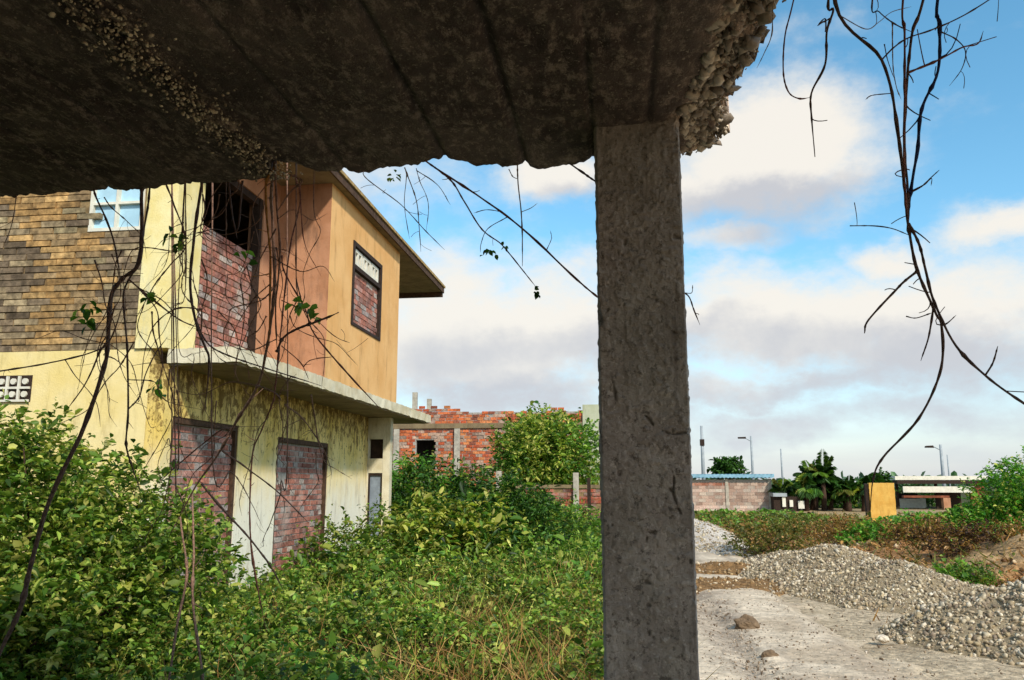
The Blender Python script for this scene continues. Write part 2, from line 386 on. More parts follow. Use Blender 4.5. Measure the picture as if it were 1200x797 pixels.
heap('soil_heap', 'low brown strip of loose soil lying across the track behind the column', [(1.0, 13.2, 2.1, 13.5, .12, .7), (1.3, 15.4, 2.4, 15.2, .16, .6)], 2200, .008, .05, (.3, 3.0, 12.4, 16.3), 'soil', 'soil heap', '8a6a44')
# loose stones on the track: nobody could count them
n = 11000; px = np.clip(R.normal(1.25, .45, n), -.3, 2.8); py = 5.5+R.random(n)**1.6*9
kk = R.random(n) < .4; px[kk] = R.uniform(0, 4.2, kk.sum())
sz = .0035*(6**(R.random(n)**2.6))
V, F, C = stones(np.stack([px, py, hgt(px, py)+.058], 1), sz, stone_cols(n, ('a99a88', '8a7863', 'c6baaa', '6d5c4a')))
tag(mesh_obj('loose_gravel', V, F, M['stone'], col=C), 'loose gravel scattered over the dusty track', 'gravel', kind='stuff')
n = 5200; px = R.uniform(3.2, 14, n); py = 10.5+R.random(n)**1.2*18; kk = (noise(np.stack([px, py, 0*px], 1), .9, 321, 3) > .47) & ((py > 14) | (px > 5.2)) & (np.hypot((px-3.6)/2., (py-14.2)/3.2) > 1); px, py = px[kk], py[kk]; n = len(px)
V, F, C = stones(np.stack([px, py, hgt(px, py)+.02], 1), .02*(7**(R.random(n)**2.4)), stone_cols(n, ('b08658', '8c6440', 'c29c6c', 'd0b894', '74522f')), .7)
tag(mesh_obj('earth_lumps', V, F, M['stone'], col=C), 'loose lumps of orange brown earth strewn over the rough bank', 'earth', kind='stuff')
def clod(px_, py_, size, label, seed, hexc='7a6650'):
    g = gnd(px_, py_); rr = np.random.default_rng(seed); m = []
    u = np.linspace(0, math.pi, 18); v = np.linspace(0, 2*math.pi, 30, endpoint=False)
    d = np.array([(math.sin(a)*math.cos(b), math.sin(a)*math.sin(b), math.cos(a)) for a in u for b in v])
    r = size*(.7+.75*(noise(d, 1.8, seed, 4)-.2)); z0 = hgt(g[:1], g[1:2])[0]+.04
    Vv_ = d*r[:, None]*np.array([1.2, .9, .8])+np.array([g[0], g[1], z0+size*.4])
    F = [(i*30+j, i*30+(j+1) % 30, (i+1)*30+(j+1) % 30, (i+1)*30+j) for i in range(17) for j in range(30)]
    cc = np.array(lin(hexc))*np.ones((len(d), 1))*(.6+.8*noise(d, 3, seed+1, 3))[:, None]
    tag(mesh_obj('clod', Vv_, F, M['stone'], origin=(g[0], g[1], z0), col=cc, smooth=False), label, 'clod', 'clods and rocks on the track')
clod(876, 742, .12, 'dark brown clod of earth on the track, the largest one', 5)
clod(903, 778, .07, 'small dark clod on the track just in front of the largest clod', 6)
clod(1036, 757, .055, 'flat pale rock lying at the toe of the nearer stone heap', 8, 'd8ccb8')

# ------------------------------------------------------------------ derelict building overhead: slab and column
ZS = 2.80
bld = thing('derelict_building', (0, 0, 0), 'dark ruined concrete building overhead with a stained slab on one rough grey column', 'building')
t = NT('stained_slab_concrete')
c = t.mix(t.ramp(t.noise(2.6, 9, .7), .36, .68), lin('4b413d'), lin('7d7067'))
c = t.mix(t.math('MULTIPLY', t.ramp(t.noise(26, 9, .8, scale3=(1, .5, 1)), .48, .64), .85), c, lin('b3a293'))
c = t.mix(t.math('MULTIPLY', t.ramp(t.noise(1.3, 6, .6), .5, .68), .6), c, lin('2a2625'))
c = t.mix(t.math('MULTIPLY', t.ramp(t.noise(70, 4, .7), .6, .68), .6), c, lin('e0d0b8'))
c = t.mix(1., c, t.attr(), 'MULTIPLY')
t.bump(t.math('ADD', t.noise(38, 9, .75), t.math('MULTIPLY', t.noise(150, 4), .5)), 1., .022)
M['slab'] = t.done(c, .95)
XE_Y = np.array([-7, 1.2, 1.55, 1.75, 1.90, 2.10, 2.22, 2.35, 2.5, 2.62, 2.78, 2.9, 2.98, 3.2])
XE_X = np.array([3.2, 3.2, 3.0, .9, .47, .43, .44, .40, .375, .385, .41, .39, .30, .22])
def xe(y):
    Pq = np.stack([0*y, y, 0*y], 1); return np.interp(y, XE_Y, XE_X) + .05*(noise(Pq, 14, 51, 3)-.5) + .02*(noise(Pq, 45, 57, 2)-.5)
YF_X = np.array([-9, -2.6, -1.83, -1.36, -1.30, -1.23, -1.16, -.95, -.78, -.68, -.60, -.52, -.40, -.2, -.08, .3, 4])
YF_Y = np.array([3.02, 3.0, 2.99, 2.96, 2.80, 2.81, 2.90, 2.94, 2.93, 2.86, 2.84, 2.91, 2.95, 2.95, 2.90, 2.93, 2.93])
def yf(x):
    Pq = np.stack([x, 0*x, 0*x], 1); return np.interp(x, YF_X, YF_Y) + .018*(noise(Pq, 7, 52, 3)-.5) + .018*(noise(Pq, 50, 58, 3)-.5)
sxx = np.concatenate([np.linspace(0, .55, 14, endpoint=False), np.linspace(.55, .88, 300, endpoint=False), np.linspace(.88, 1, 90)])      # along x
tyy = np.concatenate([np.linspace(-7, .9, 16, endpoint=False), np.linspace(.9, 1., 4, endpoint=False)])
tn = np.concatenate([np.linspace(0, .76, 14, endpoint=False), np.linspace(.76, 1, 210)])
A, B = np.meshgrid(sxx, tn); A, B = A.ravel(), B.ravel()
X = -8 + A*(.4+8); Y = -7+B*(2.95+7)
for _ in range(6):
    Y = -7 + B*(yf(X)+7); X = np.where(A < .88, -8+A/.88*7.75, -.25+(A-.88)/.12*(xe(Y)+.25))
Pq = np.stack([X, Y, 0*X], 1)
dedge = np.minimum(np.abs(xe(Y)-X), 3.)
spall = (1-sm(.0, .16+.12*noise(Pq, 6, 53, 2), dedge))*sm(.10, .2, X)*sm(1.2, 1.8, Y)
nz = noise(Pq, 26, 54, 3)
Z = ZS + .016*(noise(Pq, 4, 55, 5)-.5)*2 + .016*(noise(Pq, 22, 56, 3)-.5) + .02*sm(.6, .75, noise(Pq, 5, 65, 4))*noise(Pq, 30, 66, 2)
for bx, bd_, wd in ((-2.1, .012, .012), (-1.72, .01, .01), (-1.05, .012, .012), (-.63, .02, .013), (-.33, .02, .012), (-.07, .012, .01), (.12, .01, .01)):
    Z += 1.1*bd_*np.exp(-((X-bx-.01*(noise(Pq, 2, 59, 2)-.5))/wd)**2)
Z += np.where(X < -.63, .006, 0)+np.where(X < -.33, .005, 0)
strip = np.exp(-((X+1.33+.05*(noise(Pq, 4, 60, 2)-.5))/.055)**2)
Z += strip*(.05*(noise(Pq, 38, 61, 2)-.45) - .008)
Z += spall*(.05+.17*(nz-.38)) + .035*spall*(noise(Pq, 60, 62, 2)-.5)
far_r = 1-sm(0, .05, np.abs(yf(X)-Y)); Z += far_r*.016*(noise(Pq, 45, 63, 3)-.3)
nx, ny = len(sxx), len(tn)
top = np.stack([X, Y, np.full(len(X), ZS+.24)], 1)
side_n = .03
V = np.concatenate([np.stack([X, Y, Z], 1), top]); NB = len(X)
F = grid_faces(nx, ny)[:, ::-1]
fl_ = [F, grid_faces(nx, ny)+NB]
i = np.arange(ny-1); e = i*nx+nx-1; fl_.append(np.stack([e, e+nx, e+nx+NB, e+NB], 1)[:, ::-1])
e = i*nx; fl_.append(np.stack([e, e+NB, e+nx+NB, e+nx], 1)[:, ::-1])
j = np.arange(nx-1); e = (ny-1)*nx+j; fl_.append(np.stack([e, e+NB, e+1+NB, e+1], 1)[:, ::-1])
fl_.append(np.stack([j, j+1, j+1+NB, j+NB], 1)[:, ::-1])
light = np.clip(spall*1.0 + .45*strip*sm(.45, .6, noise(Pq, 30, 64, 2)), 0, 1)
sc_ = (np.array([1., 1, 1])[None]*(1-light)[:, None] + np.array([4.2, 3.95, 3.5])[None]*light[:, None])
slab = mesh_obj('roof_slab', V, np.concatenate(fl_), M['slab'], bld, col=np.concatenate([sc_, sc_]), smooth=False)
sub(slab, bld)
# aggregate showing along the poured joint and in the broken edge
n = 1500; yy = R.uniform(.9, 2.93, n); xx = -1.33+.05*R.normal(size=n)
V, F, C = stones(np.stack([xx, yy, np.full(n, ZS-.006)], 1), R.uniform(.003, .009, n), stone_cols(n, ('cdbda0', 'a89880', 'e0d2b4', '7d7060'))*1.1)
a_ = mesh_obj('exposed_aggregate', V, F, M['stone'], slab, origin=(0, 0, 0), col=C); a_['kind'] = 'stuff'
n = 2600; yy = R.uniform(1.75, 2.95, n); e_ = xe(yy); dd = R.random(n)**.8*.15; xx = e_-dd
zz = ZS+.02+.10*(1-dd/.15)*R.random(n)
V, F, C = stones(np.stack([xx, yy, zz], 1), 0.004*(9**(R.random(n)**2.2)), stone_cols(n, ('b8aa96', '9c8f80', 'c8bca8', '857a6c'))*1.1)
a_ = mesh_obj('broken_edge', V, F, M['stone'], slab, origin=(0, 0, 0), col=C); a_['label'] = 'broken edge with bare stones'; a_['kind'] = 'stuff'
part('added_shade_wall', [((-8, .75, ZS+.24), (3.2, .95, ZS+1.65))], M['soffit'], bld)  # added wall, out of view, keeps direct sun off the column
# column
t = NT('column_render')
c = t.mix(t.ramp(t.noise(5, 9, .7), .35, .68), lin('9c8f84'), lin('bdb0a3'))
c = t.mix(t.math('MULTIPLY', t.ramp(t.noise(48, 6, .75), .54, .64), .6), c, lin('d8cabc'))
c = t.mix(t.math('MULTIPLY', t.ramp(t.noise(30, 8, .8), .52, .62), .75), c, lin('4a3e36'))
c = t.mix(t.math('MULTIPLY', t.ramp(t.noise(1.7, 5, .6, scale3=(1, 1, .6)), .5, .7), .3), c, lin('7c7c66'))
c = t.mix(t.math('MULTIPLY', t.ramp(t.noise(5, 7, .7, scale3=(2.5, 2.5, .22)), .52, .66), .45), c, lin('54483f'))
c = t.mix(1., c, t.attr(), 'MULTIPLY')
t.bump(t.math('ADD', t.noise(70, 7, .7), t.noise(28, 5)), 1., .010)
M['column'] = t.done(c, .95)
c0 = V3(-.062, 2.6, 0); wx, wy = .286, .28
per = []
nf, ns = 90, 10
for i in range(nf): per.append((i/nf*wx, 0, 0, -1))
for i in range(ns): per.append((wx, i/ns*wy, 1, 0))
for i in range(ns): per.append((wx-i/ns*wx, wy, 0, 1))
for i in range(ns): per.append((0, wy-i/ns*wy, -1, 0))
per = np.array(per); zc = np.concatenate([np.linspace(-.1, .85, 12, endpoint=False), np.linspace(.85, ZS+.02, 560)])
pi_, zi_ = np.meshgrid(np.arange(len(per)), zc); pi_ = pi_.ravel(); zi_ = zi_.ravel()
PX = c0[0]+per[pi_, 0]; PY = c0[1]+per[pi_, 1]; NX = per[pi_, 2]; NY = per[pi_, 3]
Pq = np.stack([PX, PY, zi_], 1)
dsp = .004*(noise(Pq, 16, 71, 3)-.5) + .0035*(sm(.5, .75, noise(Pq, 60, 72, 2))-.3) + .005*(noise(Pq, 4, 73, 2)-.5)
pit = sm(.80, .86, noise(Pq, 38, 74, 2)); dsp -= .006*pit
def crack(pts, wd, depth):
    global dsp
    Q = np.array([at(a, b, 2.6) for a, b in pts]); m_ = np.full(len(PX), 9.)
    for a, b in zip(Q[:-1], Q[1:]):
        d = b-a; tt = np.clip(((PX-a[0])*d[0]+(zi_-a[2])*d[2])/(d[0]**2+d[2]**2), 0, 1)
        m_ = np.minimum(m_, np.hypot(PX-a[0]-tt*d[0], zi_-a[2]-tt*d[2]))
    m_ = m_ + .010*(noise(Pq, 70, 78, 2)-.42)
    ww = wd*(.1+1.6*noise(Pq, 30, 75, 2)); k = (1-sm(ww*.5, ww*1.4, m_))*(PY < 2.62)
    dsp = dsp - depth*k; return k
kr = crack([(748, 482), (760, 490), (768, 502), (788, 509), (803, 507)], .003, .012)
kr = np.maximum(kr, crack([(784, 543), (790, 560), (789, 580), (797, 602)], .003, .010))
kr = np.maximum(kr, crack([(718, 448), (722, 468)], .004, .008)); kr = np.maximum(kr, crack([(757, 681), (762, 684)], .004, .012))
kr = np.maximum(kr, crack([(716, 716), (722, 734)], .003, .008))
corner = np.minimum.reduce([np.hypot(PX-a, PY-b) for a in (c0[0], c0[0]+wx) for b in (c0[1], c0[1]+wy)])
chip = sm(.62, .72, noise(Pq, 11, 77, 3))
rnd = (1-sm(0, .008+.012*chip, corner))*(.003*(1+1.6*noise(Pq, 14, 76, 3))+.009*chip)
PXd = PX+NX*dsp-rnd*np.sign(PX-(c0[0]+wx/2)); PYd = PY+NY*dsp-rnd*np.sign(PY-(c0[1]+wy/2))
npn = len(per); ii = (np.arange(len(zc)-1)[:, None]*npn); jj = np.arange(npn)[None]
F = np.stack([ii+jj, ii+(jj+1) % npn, ii+npn+(jj+1) % npn, ii+npn+jj], -1).reshape(-1, 4)
cc = np.ones((len(PX), 3))*(1-.35*np.maximum(pit, kr))[:, None]
mesh_obj('column', np.stack([PXd, PYd, zi_], 1), F, M['column'], bld, col=cc, smooth=True)['label'] = 'rough cracked grey column'

# ------------------------------------------------------------------ brickwork
def brickwork(O, U_, Wn, width, rows, bw, bh, colfn, keep=None, depth=.1, joint=.012, m=None, jit=.006):
    """bricks of one wall face: O corner, U_ along, Wn outward, colfn(u,v)->rgb; one mesh"""
    m = m or MB(); O, U_, Wn = map(np.array, (O, U_, Wn)); Zv = V3(0, 0, 1)
    for r in range(rows):
        off = (bw/2 if r % 2 else 0)+R.uniform(-.02, .02); u = -off
        while u < width:
            a, b = max(u, 0), min(u+bw-joint, width); u += bw*R.uniform(.94, 1.06)
            if b-a < .03: continue
            v0, v1 = r*bh, (r+1)*bh-joint
            if keep and not keep((a+b)/2, (v0+v1)/2): continue
            push = R.uniform(-jit, jit)
            P = [O+U_*q[0]+Zv*q[1]+Wn*q[2] for q in [(a,v0,push),(b,v0,push),(b,v1,push),(a,v1,push),(a,v0,-depth),(b,v0,-depth),(b,v1,-depth),(a,v1,-depth)]]
            P = [p+R.uniform(-.003, .003, 3) for p in P]
            m.add(P, [(0,1,2,3),(5,4,7,6),(4,0,3,7),(1,5,6,2),(3,2,6,7),(4,5,1,0)], colfn((a+b)/2, (v0+v1)/2))
    return m
def pick(*hexes):
    B = [np.array(lin(h)) for h in hexes]
    return lambda u=0, v=0: B[R.integers(len(B))]*R.uniform(.8, 1.2)
red_mix = pick('b07464', '9c6456', 'a87464', '8f665c', 'b58478', '855448', '9f938e', 'b57866', 'a87060', 'a06a5a', 'b8aaa0')

# ------------------------------------------------------------------ house
xF, xB, yF, yE = -4.925, -4.095, 8.278, 15.6
house = thing('abandoned_house', (xF, yF, 0), 'two storey abandoned yellow and orange house with bricked up doors and a balcony', 'house')
def fw(y0, y1, z0, z1): return ((xF-.2, y0, z0), (xF, y1, z1))
D1 = (8.47, 10.07, 2.34); D2 = (11.32, 13.41, 2.27)
wl = part('wall', [fw(yF, D1[0], 0, 2.9), fw(D1[0], D1[1], D1[2], 2.9), fw(D1[1], D2[0], 0, 2.9), fw(D2[0], D2[1], D2[2], 2.9), fw(D2[1], yE+.2, 0, 2.9)], M['yellow'], house)
wl['label'] = 'yellow ground floor wall flaking to white'
sw = part('side_wall', [((-11, yF, 0), (xF-.203, yF+.2, 3.07))], M['yellow_side'], house); sub(sw, house)
part('back_wall', [((-11, 17.2, 0), (xF-.2, 17.4, 5.96)), ((-11.2, yF, 0), (-11.003, 17.4, 5.96)), ((xF-.2, yE+.4, 0), (xF-.02, 17.2, 2.9))], M['yellow_side'], house)
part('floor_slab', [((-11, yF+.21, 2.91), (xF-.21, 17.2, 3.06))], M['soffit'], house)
# upper side wall in grimy brick with an opening for the pane
zb = 3.075
def bc(u, v):
    x = -11+u; z = zb+v
    n_ = noise([[x, 0, z]], 1.2, 81, 3)[0]
    n_ += .12*(R.random()-.5)
    orange = (-6.5 < x < -5.75 and 3.35 < z < 4.45 and n_ > .40) or n_ > .63
    b = pick('bd9a66', 'ae8a58', 'a48a64') if orange else pick('8c7a62', '7c6c58', '9a886a', '6c5d4a', 'a49272', 'aa9a76')
    return b()
hole = lambda u, v: not (-6.03 < -11+u < -5.29 and 4.46 < zb+v < 5.3)
bm_ = brickwork((-11, yF, zb), (1, 0, 0), (0, -1, 0), 11-5.31, 37, .3, .077, bc, hole, .08, .012, jit=.008)
bm_.build('brick_wall', M['brick_grimy'], house)['label'] = 'dirty unplastered brick upper wall'
part('mortar_bed', [((-11, yF+.02, zb), (-6.03, yF+.16, 5.9)), ((-5.36, yF+.02, zb), (-5.31, yF+.16, 5.9)), ((-6.03, yF+.02, zb), (-5.36, yF+.16, 4.46)), ((-6.03, yF+.02, 5.3), (-5.36, yF+.16, 5.9))], M['mortar_dark'], house)
win = part('window', [((-6.03, yF+.0, 4.46), (-5.99, yF+.07, 5.3)), ((-5.40, yF, 4.46), (-5.36, yF+.07, 5.3)), ((-5.99, yF, 4.46), (-5.40, yF+.07, 4.5)), ((-5.71, yF, 4.5), (-5.68, yF+.05, 5.3)), ((-5.99, yF+.003, 4.78), (-5.40, yF+.05, 4.81))], M['whitepaint'], house)
win['label'] = 'pale window high in the brick wall'; sub(win, house)
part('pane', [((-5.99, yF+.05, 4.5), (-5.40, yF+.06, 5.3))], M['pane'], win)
vb = MB()
for r_ in range(2):
    for c_ in range(3):
        x0 = -6.98+c_*.145; z0 = 2.50+r_*.145
        for a, b in [((x0, z0), (x0+.145, z0+.025)), ((x0, z0+.025), (x0+.025, z0+.145))]:
            vb.box((a[0], yF-.03, a[1]), (b[0], yF-.004, b[1]))
        vb.tube([(x0+.085, yF-.028, z0+.085), (x0+.085, yF-.006, z0+.085)], .035, 10)
vbo = vb.build('vent_block', M['whitepaint'], house); sub(vbo, house)
part('opening', [((-6.98, yF-.005, 2.50), (-6.53, yF-.002, 2.80))], M['dark'], vbo)  # dark sheet over solid wall, imitates shade in the vent holes
# upper storey at the recess
part('corner_pillar', [((-5.308, yF-.03, 3.075), (xF+.0, 8.83, 5.96))], M['yellow_pillar'], house)['label'] = 'pale lemon plastered corner pillar'
part('door_pillar', [((xF-.2, 10.42, 3.075), (xF+.02, 10.93, 5.96)), ((xF-.2, 8.832, 5.55), (xF, 10.42, 5.96))], M['terracotta'], house)
dr = part('balcony_door', [((xF-.12, 8.832, 3.075), (xF-.03, 8.89, 5.55)), ((xF-.12, 10.33, 3.075), (xF-.0, 10.418, 5.55)), ((xF-.12, 8.89, 5.45), (xF-.02, 10.33, 5.548))], M['dark'], house); sub(dr, house)
bm_ = brickwork((xF-.07, 8.9, 3.08), (0, 1, 0), (1, 0, 0), 1.43, 20, .17, .083, red_mix, None, .08, .014)
bm_.build('brick_infill', M['brick'], dr)
part('mortar', [((xF-.16, 8.9, 3.08), (xF-.085, 10.33, 4.6))], M['mortar_dark'], dr)
# projecting orange room
part('room_wall', [((xB-.2, 10.93, 3.075), (xB-.012, 11.94, 5.96)), ((xB-.2, 11.94, 3.075), (xB-.012, 13.5, 4.04)), ((xB-.2, 11.94, 5.40), (xB-.012, 13.5, 5.96)), ((xB-.2, 13.5, 3.075), (xB-.012, 14.67, 5.96)),
                   ((-9, 14.47, 3.075), (xB-.2, 14.67, 5.96))], M['orange'], house)['label'] = 'orange plastered upstairs wall'
part('room_side_wall', [((xF+.02, 10.925, 3.075), (xB-.014, 11.1, 5.957))], M['terracotta'], house)['label'] = 'terracotta painted return wall'
wn = part('window', [((xB-.09, 11.94, 4.04), (xB+.005, 12.02, 5.4)), ((xB-.09, 13.42, 4.04), (xB+.005, 13.5, 5.4)), ((xB-.09, 12.02, 4.04), (xB+.005, 13.42, 4.09)), ((xB-.09, 12.02, 5.33), (xB+.005, 13.42, 5.4)), ((xB-.09, 12.02, 4.96), (xB+.003, 13.42, 5.03))], M['dark'], house)
wn['label'] = 'dark framed window bricked up below three vents'; sub(wn, house)
brickwork((xB-.05, 12.02, 4.09), (0, 1, 0), (1, 0, 0), 1.4, 10, .17, .085, red_mix).build('brick_infill', M['brick'], wn)
part('mortar', [((xB-.14, 12.02, 4.09), (xB-.065, 13.42, 4.96))], M['mortar'], wn)
lt = MB()
for k_ in range(3):
    y0 = 12.08+k_*.45
    for b in [((xB-.07, y0, 5.05), (xB-.03, y0+.40, 5.10)), ((xB-.07, y0, 5.26), (xB-.03, y0+.40, 5.31)), ((xB-.07, y0, 5.10), (xB-.03, y0+.06, 5.26)), ((xB-.07, y0+.34, 5.10), (xB-.03, y0+.40, 5.26)), ((xB-.068, y0+.17, 5.10), (xB-.032, y0+.23, 5.26))]: lt.box(*b)
lt.build('vent_block', M['whitepaint'], wn)
# balcony slab, chipped rim
def rough_box(a, b, step, amp, seed):
    m = MB(); a, b = np.array(a), np.array(b)
    faces = []
    for ax in range(3):
        o1, o2 = [q for q in range(3) if q != ax]
        n1_, n2_ = max(1, int((b[o1]-a[o1])/step)), max(1, int((b[o2]-a[o2])/step))
        g1, g2 = np.meshgrid(np.linspace(a[o1], b[o1], n1_+1), np.linspace(a[o2], b[o2], n2_+1))
        for sidev in (a, b):
            P = np.zeros((g1.size, 3)); P[:, ax] = sidev[ax]; P[:, o1] = g1.ravel(); P[:, o2] = g2.ravel()
            faces.append((P, grid_faces(n1_+1, n2_+1)))
    Vs, Fs, k_ = [], [], 0
    for P, f in faces:
        d = np.stack([noise(P, 7, seed, 3), noise(P, 7, seed+1, 3), noise(P, 7, seed+2, 3)], 1)-.5
        d2 = np.stack([noise(P, 24, seed+3, 2), noise(P, 24, seed+4, 2), noise(P, 24, seed+5, 2)], 1)-.5
        Vs.append(P+d*amp+d2*amp*.6); Fs.append(f+k_); k_ += len(P)
    return np.concatenate(Vs), np.concatenate(Fs)
V, F = rough_box((xF+.004, yF, 2.905), (xB, 17.45, 3.07), .05, .035, 90)
bal = mesh_obj('balcony', V, F, M['rim'], house); bal['label'] = 'thin balcony slab with a chipped white rim'; sub(bal, house)
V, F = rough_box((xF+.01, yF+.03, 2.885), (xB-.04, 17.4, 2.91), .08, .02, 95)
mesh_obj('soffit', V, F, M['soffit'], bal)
# doors
def bricked_door(y0, y1, zt, label, broken=None):
    d = part('door', [((xF-.12, y0+.001, 0), (xF-.01, y0+.05, zt-.001)), ((xF-.12, y1-.06, 0), (xF-.01, y1-.001, zt-.001)), ((xF-.12, y0+.05, zt-.07), (xF-.01, y1-.06, zt-.001))], M['wood'], house)
    d['label'] = label; sub(d, house)
    brickwork((xF-.06, y0+.05, .0), (0, 1, 0), (1, 0, 0), y1-y0-.11, int((zt-.07)/.084), .18, .084, red_mix, broken, .08, .017).build('brick_infill', M['brick'], d)
    part('mortar', [((xF-.17, y0+.05, 0), (xF-.072, y1-.06, zt-.07))], M['mortar'], d)
bricked_door(*D1, 'doorway bricked up, the nearer of two')
bricked_door(*D2, 'doorway bricked up, the farther of two', lambda u, v: not (u < .42 and 1.55 < v < 2.0 and R.random() < .5))
# return wall with slit window and narrow grey door
rw = MB()
for a, b in [((xF, yE, 0), (-4.90, yE+.18, 2.88)), ((-4.615, yE, 0), (-4.47, yE+.18, 2.88)), ((-4.90, yE, 2.46), (-4.615, yE+.18, 2.88)), ((-4.90, yE, 1.80), (-4.615, yE+.18, 2.08))]: rw.box((a[0]+.003, a[1], a[2]), b)
rw.build('return_wall', M['rim'], house)['label'] = 'narrow white wall carrying the balcony end'
sd_ = part('side_door', [((-4.90, yE+.02, 0), (-4.87, yE+.1, 1.8)), ((-4.645, yE+.02, 0), (-4.615, yE+.1, 1.8)), ((-4.87, yE+.02, 1.75), (-4.645, yE+.1, 1.8))], M['dark'], house); sub(sd_, house)
part('panel', [((-4.87, yE+.05, 0), (-4.645, yE+.08, 1.75))], M['greydoor'], sd_)
part('slit_window', [((-4.90, yE+.12, 2.08), (-4.615, yE+.15, 2.46))], M['dark'], house)  # dark sheet painted in for the unlit recess
# roof
zr = 5.962
roof = part('roof', [((-11.3, yF-.3, zr), (-3.985, 17.95, zr+.1)), ((-11.3, 14.68, zr+.1), (-4.1, 17.9, zr+.12))], M['soffit'], house); sub(roof, house)
part('fascia', [((-3.983, yF-.3, zr-.02), (-3.955, 17.98, zr+.09)), ((-5.2, 17.90, zr-.11), (-3.985, 17.98, zr-.002))], M['wood'], roof)
m_ = MB(); m_.box((-4.6, yF-.3, zr+.103), (-3.93, 18., zr+.15)); m_.build('tile_edge', M['fascia'], roof)
part('ridge', [((-4.75, yF-.3, zr+.153), (-3.97, 17.9, zr+.20))], M['wood'], roof)

# ------------------------------------------------------------------ foliage
GREENS = {'mid': ('587a28', '769a3a', '3c5820', '96b04a', 'b2c05a', '648432', '8a8c44'), 'dark': ('35561f', '457030', '284418', '5a8838'), 'ivy': ('5d9a34', '6fae3c', '8cc04c', '4a8428'), 'bright': ('6a9836', '52802a', '86ae46', '9cb852', '40682a'),
          'lime': ('a4b548', 'c2c460', '86a03c', '5c8430', 'd2cf74'), 'dry': ('b58a50', '9a6e3c', 'c49a64', '785634', '8c7a44'), 'brush': ('4a3424', '5c4028', '3a2a1e', '7a5632'), 'olive': ('6a7034', '59642c', '7d8040', '8a7a40')}
def cols_for(kind, n): B = np.array([lin(h) for h in GREENS[kind]]); return B[R.integers(0, len(B), n)]*R.uniform(.7, 1.25, (n, 1))
def leaf_mesh(P, dirv, size, cols, aspect=.45, droop=.15):
    """leaf blades: base at P, pointing along dirv; 6 corners, folded along the rib"""
    n = len(P); dirv = dirv/np.linalg.norm(dirv, axis=1)[:, None]
    ref = R.normal(size=(n, 3))*.55+np.array([0, 0, 1.]); s_ = np.cross(dirv, ref); s_ /= np.linalg.norm(s_, axis=1)[:, None]+1e-9
    nr = np.cross(s_, dirv); L = size[:, None]; Wd = L*aspect*R.uniform(.75, 1.2, (n, 1)); dz = np.array([0, 0, -1.])
    f = .22
    vs_ = [P, P+dirv*L*.32+s_*Wd*.5+nr*Wd*f, P+dirv*L*.68+s_*Wd*.42+nr*Wd*f+dz*L*droop*.5, P+dirv*L+dz*L*droop*1.4, P+dirv*L*.68-s_*Wd*.42+nr*Wd*f+dz*L*droop*.5, P+dirv*L*.32-s_*Wd*.5+nr*Wd*f]
    V = np.stack(vs_, 1).reshape(-1, 3); b = 6*np.arange(n)[:, None]
    F = np.concatenate([b+np.array([[0, 1, 2, 3]]), b+np.array([[0, 3, 4, 5]])])
    return V, F, np.repeat(cols, 6, axis=0)
def twigs(P, D_, L, k, size, kind, aspect=.45, spread=.9):
    """k leaves along each twig starting at P in direction D_"""
    n = len(P); t_ = R.random((n, k)); base = P[:, None]+D_[:, None]*(t_*L[:, None])[..., None]
    d = D_[:, None]*R.uniform(.2, .9, (n, k, 1))+R.normal(size=(n, k, 3))*spread*np.array([1, 1, .6]); d[..., 2] += .1
    tone = R.uniform(.75, 1.2, (n, 1, 1)); c = cols_for(kind, n*k).reshape(n, k, 3)*tone
    sz = size*np.exp(R.normal(-.15, .38, n*k))
    return leaf_mesh(base.reshape(-1, 3), d.reshape(-1, 3), sz, c.reshape(-1, 3), aspect)
def crown_points(c, r, n, seed, lump=.5, hollow=2.4, gap=.42, up=.0):
    c, r = np.array(c), np.array(r); P = []
    got = 0
    while got < n:
        d = R.normal(size=(n, 3)); d /= np.linalg.norm(d, axis=1)[:, None]
        rad = R.random(n)**(1/hollow)*(1-lump/2+lump*noise(d*1.0, 2.1, seed, 3)*1.4)
        q = d*rad[:, None]; w_ = c+q*r
        ok = (w_[:, 2] > .02) & (noise(w_/np.mean(r), 3.2, seed+3, 2) > gap)
        P.append(np.concatenate([w_[ok], q[ok]], 1)); got += ok.sum()
    P = np.concatenate(P)[:n]; return P[:, :3], P[:, 3:]
def merge(parts_):
    V, F, C, k_ = [], [], [], 0
    for v, f, c in parts_: V.append(v); F.append(f+k_); C.append(c); k_ += len(v)
    return np.concatenate(V), np.concatenate(F), np.concatenate(C)
